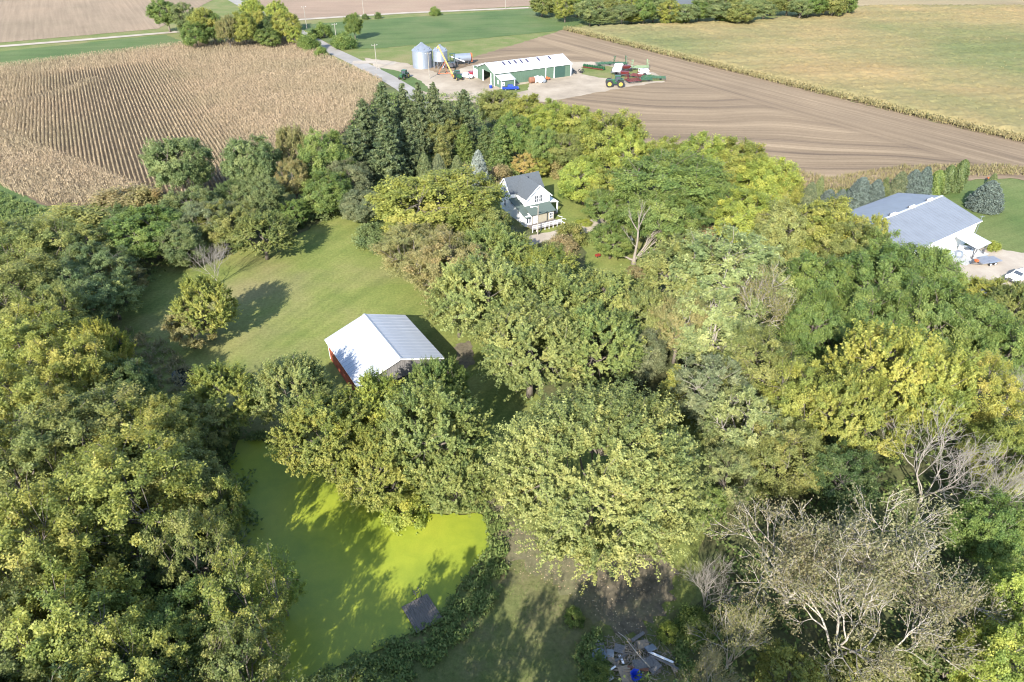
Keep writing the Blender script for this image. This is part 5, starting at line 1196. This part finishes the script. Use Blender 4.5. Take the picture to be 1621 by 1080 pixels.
for (x_, y_, lb) in ((777,140,'blue drum with a white lid on the grass by the shed corner'),(783,134,'blue drum against the shed corner')):
    t = thing('plastic_drum', lb, 'drum', tuple(at(x_, y_))); MB().lathe([(0, 0), (.5, 0), (.52, .6), (.5, 1.2), (0, 1.2)], 14).build('barrel', BLUE, t); MB().lathe([(0, 1.21), (.46, 1.21), (.3, 1.34), (0, 1.36)], 14).build('lid', TRIM, t)
t = thing('scrap_heap', 'heap of dark tyres and metal at the far shed end', 'scrap heap', tuple(at(915, 117)))
for i in range(7): q = random.Random(i); MB().wheel(q.uniform(-2, 2), q.uniform(-1.2, 1.2), .45+.3*(i % 3), .45, .3).build('tyre', BLACK, t)
t = thing('stored_crop_cart', 'pale cart with round bales inside the open shed door', 'cart', tuple(at(767, 121)), R(20)); MB().box(0, 0, 1.2, 2.4, 1.6, .9).build('body', NEWWOOD, t); MB().lathe([(0, 1.66), (.7, 1.66), (.6, 2.4), (0, 2.5)], 12).build('bale', TRIM, t)
for x in (-.8, .8):
    for y in (-.8, .8): MB().wheel(x, y, .4, .4, .2).build('wheel', BLACK, t)
# flatbed trailer
tr_ = thing('flatbed_trailer', 'grey flatbed trailer with a folded ramp parked on the gravel', 'trailer', tuple(at(1562, 417)), R(16))
bed = MB().box(0, 0, .68, 4.6, 2.1, .12).build('bed', paint('trailer_deck', (.22, .23, .26), .5, .3), tr_)
for i in range(11): MB().box(0, -.95+i*.19, .755, 4.5, .165, .03).build('board', paint('trailer_deck', (.24, .25, .29), .55, .2) if i == 0 else bpy.data.materials['trailer_deck'], bed)
for x in (-.5, .6):
    for y in (-1.15, 1.15): w_ = MB().wheel(x, y, .38, .38, .24).build('wheel', BLACK, tr_); MB().tube([(x, y-.1, .38), (x, y+.1, .38)], .2, 10).build('rim', TRIM, w_)
for y in (-1.17, 1.17): MB().box(.05, y, .8, 2.0, .3, .05).build('fender', GALV, tr_)
MB().tube([(-2.3, -.9, .62), (-3.9, 0, .55), (-2.3, .9, .62)], .07, 6).build('drawbar', STEEL, tr_); MB().box(-3.6, 0, .8, .3, .3, .6).build('jack', STEEL, tr_); MB().box(-2.7, .1, .95, .5, .6, .4).build('tool_box', ORANGE, tr_)
for (x, y, lb, n_) in ((-11.2, -WH-1.3, 'grey covered barbecue by the concrete apron', 'barbecue'), (-9.7, -WH-2.1, 'grey tarped machine next to the canopy', 'tarped_machine')):
    t = thing(n_, lb, n_.replace('_', ' '), onwb(x, y), WA); MB().lathe([(0, .0), (.75, 0), (.85, .7), (.6, 1.3), (0, 1.45)], 14).build('cover', paint('grey_cover', (.33, .38, .45), .7) if 'b' == n_[0] else GALV, t); MB().box(.2, 0, .6, 1.9, .12, .1).build('handle', STEEL, t)
t = thing('white_boat', 'small white boat parked under the canopy edge', 'boat', onwb(-6.6, -WH-1.9), WA+R(60)); fix(MB().ext([(-2, -.8, .9), (1, -.8, .9), (2.2, 0, 1.0), (1, .8, .9), (-2, .8, .9)], (0, 0, -.6)).build('hull', VEHW, t)); MB().box(-.3, 0, 1.05, .5, 1.2, .4).build('windshield', GLASS, t)
# poles
def pole(px_, py_, h, label, arm=True):
    t = thing('utility_pole', label, 'utility pole', tuple(at(px_, py_)), R(30)); MB().tube([(0, 0, 0), (0, 0, h)], [.17, .11], 8).build('post', POSTW, t)
    if arm:
        a = MB().box(0, .12, h-.5, 2.2, .1, .12).build('crossarm', POSTW, t)
        for x in (-1, 0, 1): MB().tube([(x, .12, h-.44), (x, .12, h-.2)], .05, 6).build('insulator', TRIM, a)
pole(597, 110, 9, 'wooden utility pole at the yard entrance'); pole(534, 73, 9, 'wooden utility pole by the wide low shrub'); pole(680, 125, 9, 'wooden utility pole in front of the grain bins'); pole(486, 46, 10, 'utility pole near the road junction')
pole(576, 24, 9, 'utility pole on the cross road verge', False); pole(397, 16, 10, 'utility pole rising behind the junction trees'); pole(800, 14, 9, 'utility pole far along the cross road', False)
t = thing('yard_light', 'pale yard light pole below the farmhouse deck', 'light pole', tuple(at(851, 373))); MB().tube([(0, 0, 0), (0, 0, 6.5)], [.14, .1], 8).build('post', POSTW, t); MB().tube([(0, 0, 6.1), (-.6, 0, 6.3), (-1.1, 0, 6.2)], .05, 6).build('arm', TRIM, t); MB().box(-1.3, 0, 6.15, .5, .25, .14).build('lamp_head', TRIM, t)
t = thing('antenna_mast', 'thin grey mast at the corner of the white building', 'mast', onwb(1.0, -WH+.4)); MB().tube([(0, 0, 0), (0, 0, 5)], .05, 6).build('post', GALV, t); MB().box(0, 0, 4.9, .9, .05, .05).build('crossbar', GALV, t)
t = thing('orange_bucket', 'orange bucket on the mown yard behind the broad spruce', 'bucket', tuple(at(1564, 283))); t.scale = (.6, .6, .6); MB().lathe([(0, 0), (.3, 0), (.38, .6), (.34, .6), (.28, .1)], 12).build('bucket_body', ORANGE, t)
# dead tree
p = at(1003, 418); dt = thing('dead_tree', 'tall dead tree with a stout pale trunk and bare limbs', 'tree', tuple(p)); dt.scale = (.8, .8, .74); q = random.Random(8); m = MB()
m.tube([(0, 0, -.1), (0, 0, 1.2), (.1, .2, 3), (.4, .5, 6), (.3, .6, 9.5)], [.8, .42, .31, .24, .17], 10)
def limb(b, e, r, sub=4, lv=0):
    b, e = Vector(b), Vector(e); L_ = (e-b).length; pts = [b]
    for i in range(1, 5): pts.append(b.lerp(e, i/4)+Vector((q.uniform(-1, 1), q.uniform(-1, 1), -math.sin(i/4*3.1)*.6))*L_*.04)
    m.tube(pts, [r*(1-.16*i) for i in range(5)], 7 if lv == 0 else 4, False)
    for i in range(sub):
        k = q.choice([2, 3, 4, 4]); d = (e-b).normalized()+Vector((q.uniform(-.6, .6), q.uniform(-.6, .6), q.uniform(.1, .6))); limb(pts[k], pts[k]+d.normalized()*L_*q.uniform(.25, .45), r*.42, 3 if lv == 0 else 0, lv+1)
for e in ((-1.8,1.5,12.6),(.6,1.2,14),(1.8,2,13),(.2,0,12.5)): limb((.3, .55, 8.8), e, .17, 6)
limb((0, .1, 1.0), (-3.4, .6, 2.4), .33, 0); limb((-3.2, .6, 2.3), (-6.0, 1.6, 6.5), .17, 5)
for e, r in (((4.0,1.5,8.2),.5),((4.4,2.0,7.0),.42),((5.0,2.0,5.2),.38),((5.6,1.6,4.0),.32),((3.4,1.0,6.6),.3),((4.6,.8,3.4),.25)): limb((.3, .1, 1.3), e, r*.58, 5)
limb((.2, .4, 4.5), (-2.6, 1.2, 8.2), .13, 5)
m.build('trunk', barkmat('dead_wood', (.21, .18, .145)), dt, smooth=True)
t = thing('picnic_swing', 'small red-brown garden shelter behind the dead tree', 'shelter', tuple(at(989, 394)), R(25)); fix(slab(-1.2, 1.2, -.9, 2.0, .0, 2.5).build('roof', GALV, t)); fix(slab(-1.2, 1.2, .9, 2.0, .0, 2.5).build('roof', GALV, t)); MB().box(0, .2, .75, 1.9, .9, .5).build('seat', RUST, t)
for x in (-1, 1):
    for y in (-.7, .7): MB().box(x, y, 1, .1, .1, 2).build('post', RUST, t)
t = thing('red_cart', 'little red cart half hidden by the maples near the dead tree', 'cart', tuple(at(946, 407)), R(30)); t.scale = (.7, .7, .7); MB().box(0, 0, .6, 1.3, .8, .45).build('tub', paint('bright_red', (.22, .03, .02), .5), t)
for x in (-.4, .4):
    for y in (-.42, .42): MB().wheel(x, y, .22, .22, .12).build('wheel', BLACK, t)
# swim raft in the pond
p = at(668, 970, .35); raft = thing('swim_raft', 'weathered wooden raft floating in the duckweed near the bank', 'raft', (p.x, p.y, 0), R(-57))
for x in (-1.2, 0, 1.2): MB().box(x, 0, .16, .18, 2.6, .24).build('joist', WOOD, raft)
for i in range(13):
    v = random.Random(i); MB().box(0, -1.32+i*.22, .33+v.uniform(0, .012), 3.3+v.uniform(-.05, .05), .2, .05, (0, 0, v.uniform(-.008, .008))).build('plank', WOOD, raft)
for y in (.2, .75): MB().tube([(-1.55, y, -.1), (-1.6, y, .9), (-1.75, y, 1.25), (-2.3, y, 1.1), (-2.4, y, .05)], .035, 6).build('ladder_rail', STEEL, raft)
for z in (.25, .6): MB().box(-2.38, .47, z, .06, .55, .05).build('rung', STEEL, raft)
# scrap heap
SCRAP = [('scrap_sheet',948,1027,1.3,1.0,.04,20,'GREYWOOD','tan sheet of board at the left of the scrap heap'),('scrap_sheet',966,1034,.7,.95,.03,-10,'SKYL2','white ribbed panel lying on the tan board'),
 ('scrap_sheet',981,1027,1.0,.8,.04,-15,'GREYWOOD','grey board next to the white ribbed panel'),('scrap_sheet',1018,1050,1.8,.9,.04,12,'GREYWOOD','grey metal sheet in the middle of the scrap heap'),
 ('scrap_sheet',1032,1052,1.2,1.4,.04,40,'GREYWOOD','worn sheet leaning right of the grey metal one'),('scrap_sheet',1030,1026,1.0,.7,.04,25,'BLUEP','pale blue panel at the top of the scrap heap'),
 ('scrap_sheet',1018,1020,1.1,.8,.04,5,'NEWWOOD','light brown board behind the pale blue panel'),('scrap_sheet',955,1073,1.6,1.1,.04,30,'SKYL2','white cracked panel at the bottom of the scrap heap'),
 ('scrap_sheet',990,1068,1.0,1.5,.04,15,'NEWWOOD','orange-brown board standing next to the blue tub'),('scrap_sheet',970,1046,1.2,.5,.04,-30,'NEWWOOD','narrow brown board below the white ribbed panel'),
 ('scrap_plank',975,1056,2.6,.16,.06,-12,'NEWWOOD','long pale plank lying across the scrap heap'),('scrap_plank',990,1062,2.2,.14,.06,-8,'NEWWOOD','short plank below the long pale one'),
 ('scrap_plank',1052,1048,3.0,.22,.07,-35,'GREYWOOD','long grey plank on the right of the scrap heap'),('scrap_plank',1046,1040,2.4,.2,.07,-28,'TRIM','white plank beside the long grey one'),
 ('scrap_plank',1004,1046,2.4,.12,.06,75,'NEWWOOD','thin upright plank in the centre of the heap'),('scrap_plank',985,1040,1.8,.2,.06,35,'GREYWOOD','grey plank leaning over the brown boards'),
 ('scrap_plank',958,1066,2.4,.15,.06,32,'TRIM','white plank along the cracked panel'),('scrap_plank',1010,1008,1.6,.3,.12,35,'GREYWOOD','weathered beam at the back of the scrap heap'),
 ('scrap_plank',950,1018,.9,.14,.05,-60,'TRIM','short white slat at the left end of the heap'),('scrap_plank',1066,1056,1.1,.35,.12,-75,'NEWWOOD','block of pale timber at the right end of the heap'),
 ('scrap_plank',984,1044,.9,.2,.05,-70,'TRIM','short white slat in the middle of the heap'),('scrap_plank',1010,1058,1.9,.25,.08,-10,'RUST','rusty bar low in the scrap heap')]
BLUEP = paint('pale_blue_panel', (.20, .23, .27), .6); q = random.Random(12)
for i, (n_, x_, y_, a, b, c, rz, mt, lb) in enumerate(SCRAP):
    z = .25+.35*q.random(); p = at(x_, y_, z); m = MB().box(0, 0, 0, a, b, c, (R(q.uniform(-14, 14)), R(q.uniform(-10, 10)), R(rz)))
    if 'ribbed' in lb: m.box(0, 0, .03, a*.9, .03, .03, (0, 0, R(rz)))
    o = m.build(n_, globals()[mt], None, tuple(p)); tag(o, lb, 'scrap board', 'boards of the scrap heap')
p = at(948, 1041, .2); o = MB().lathe([(0, .05), (.35, .1), (.62, .45), (.66, .47), (.36, .04), (0, 0)], 18).build('white_bowl', BLUEP, None, tuple(p), smooth=True); tag(o, 'pale upturned tub at the left edge of the scrap heap', 'tub')
p = at(1006, 1073, .5); o = MB().lathe([(.1, .0), (.42, 0), (.5, .55), (.56, .57), (.47, .52), (.2, .1)], 7).build('blue_tub', paint('bright_blue', (.01, .045, .45), .4), None, tuple(p)); tag(o, 'bright blue tub near the bottom of the scrap heap', 'tub')
p = at(1005, 1032, .9); o = MB().tube([(-1.3, 1.9, .1), (-.7, 1.2, .3), (0, 0, .2), (.7, -1.0, .15), (1.2, -1.4, -.2)], [.03, .05, .06, .07, .05], 6).build('broken_branch', TWIG, None, tuple(p)); tag(o, 'long bare branch lying across the scrap heap', 'branch')
m = MB(); c_ = at(1005, 1045)
for i in range(420):
    x, y = q.gauss(0, 1.7), q.gauss(0, 1.1); a = q.uniform(0, 6.28); l = q.uniform(.2, .9); z = .05+.5*math.exp(-(x*x+y*y)/3)*q.random()
    m.box(c_.x+x, c_.y+y, z, l, q.uniform(.02, .09), .03, (0, q.uniform(-.3, .3), a))
o = m.build('scrap_debris', NEWWOOD); o['kind'] = 'stuff'
m = MB()
for i in range(260):
    x, y = q.gauss(.3, 2.0), q.gauss(-.2, 1.2); a = q.uniform(0, 6.28); l = q.uniform(.2, 1.0); m.box(c_.x+x, c_.y+y, .05+.35*q.random(), l, .03, .03, (0, q.uniform(-.4, .4), a))
o = m.build('scrap_debris', GREYWOOD); o['kind'] = 'stuff'
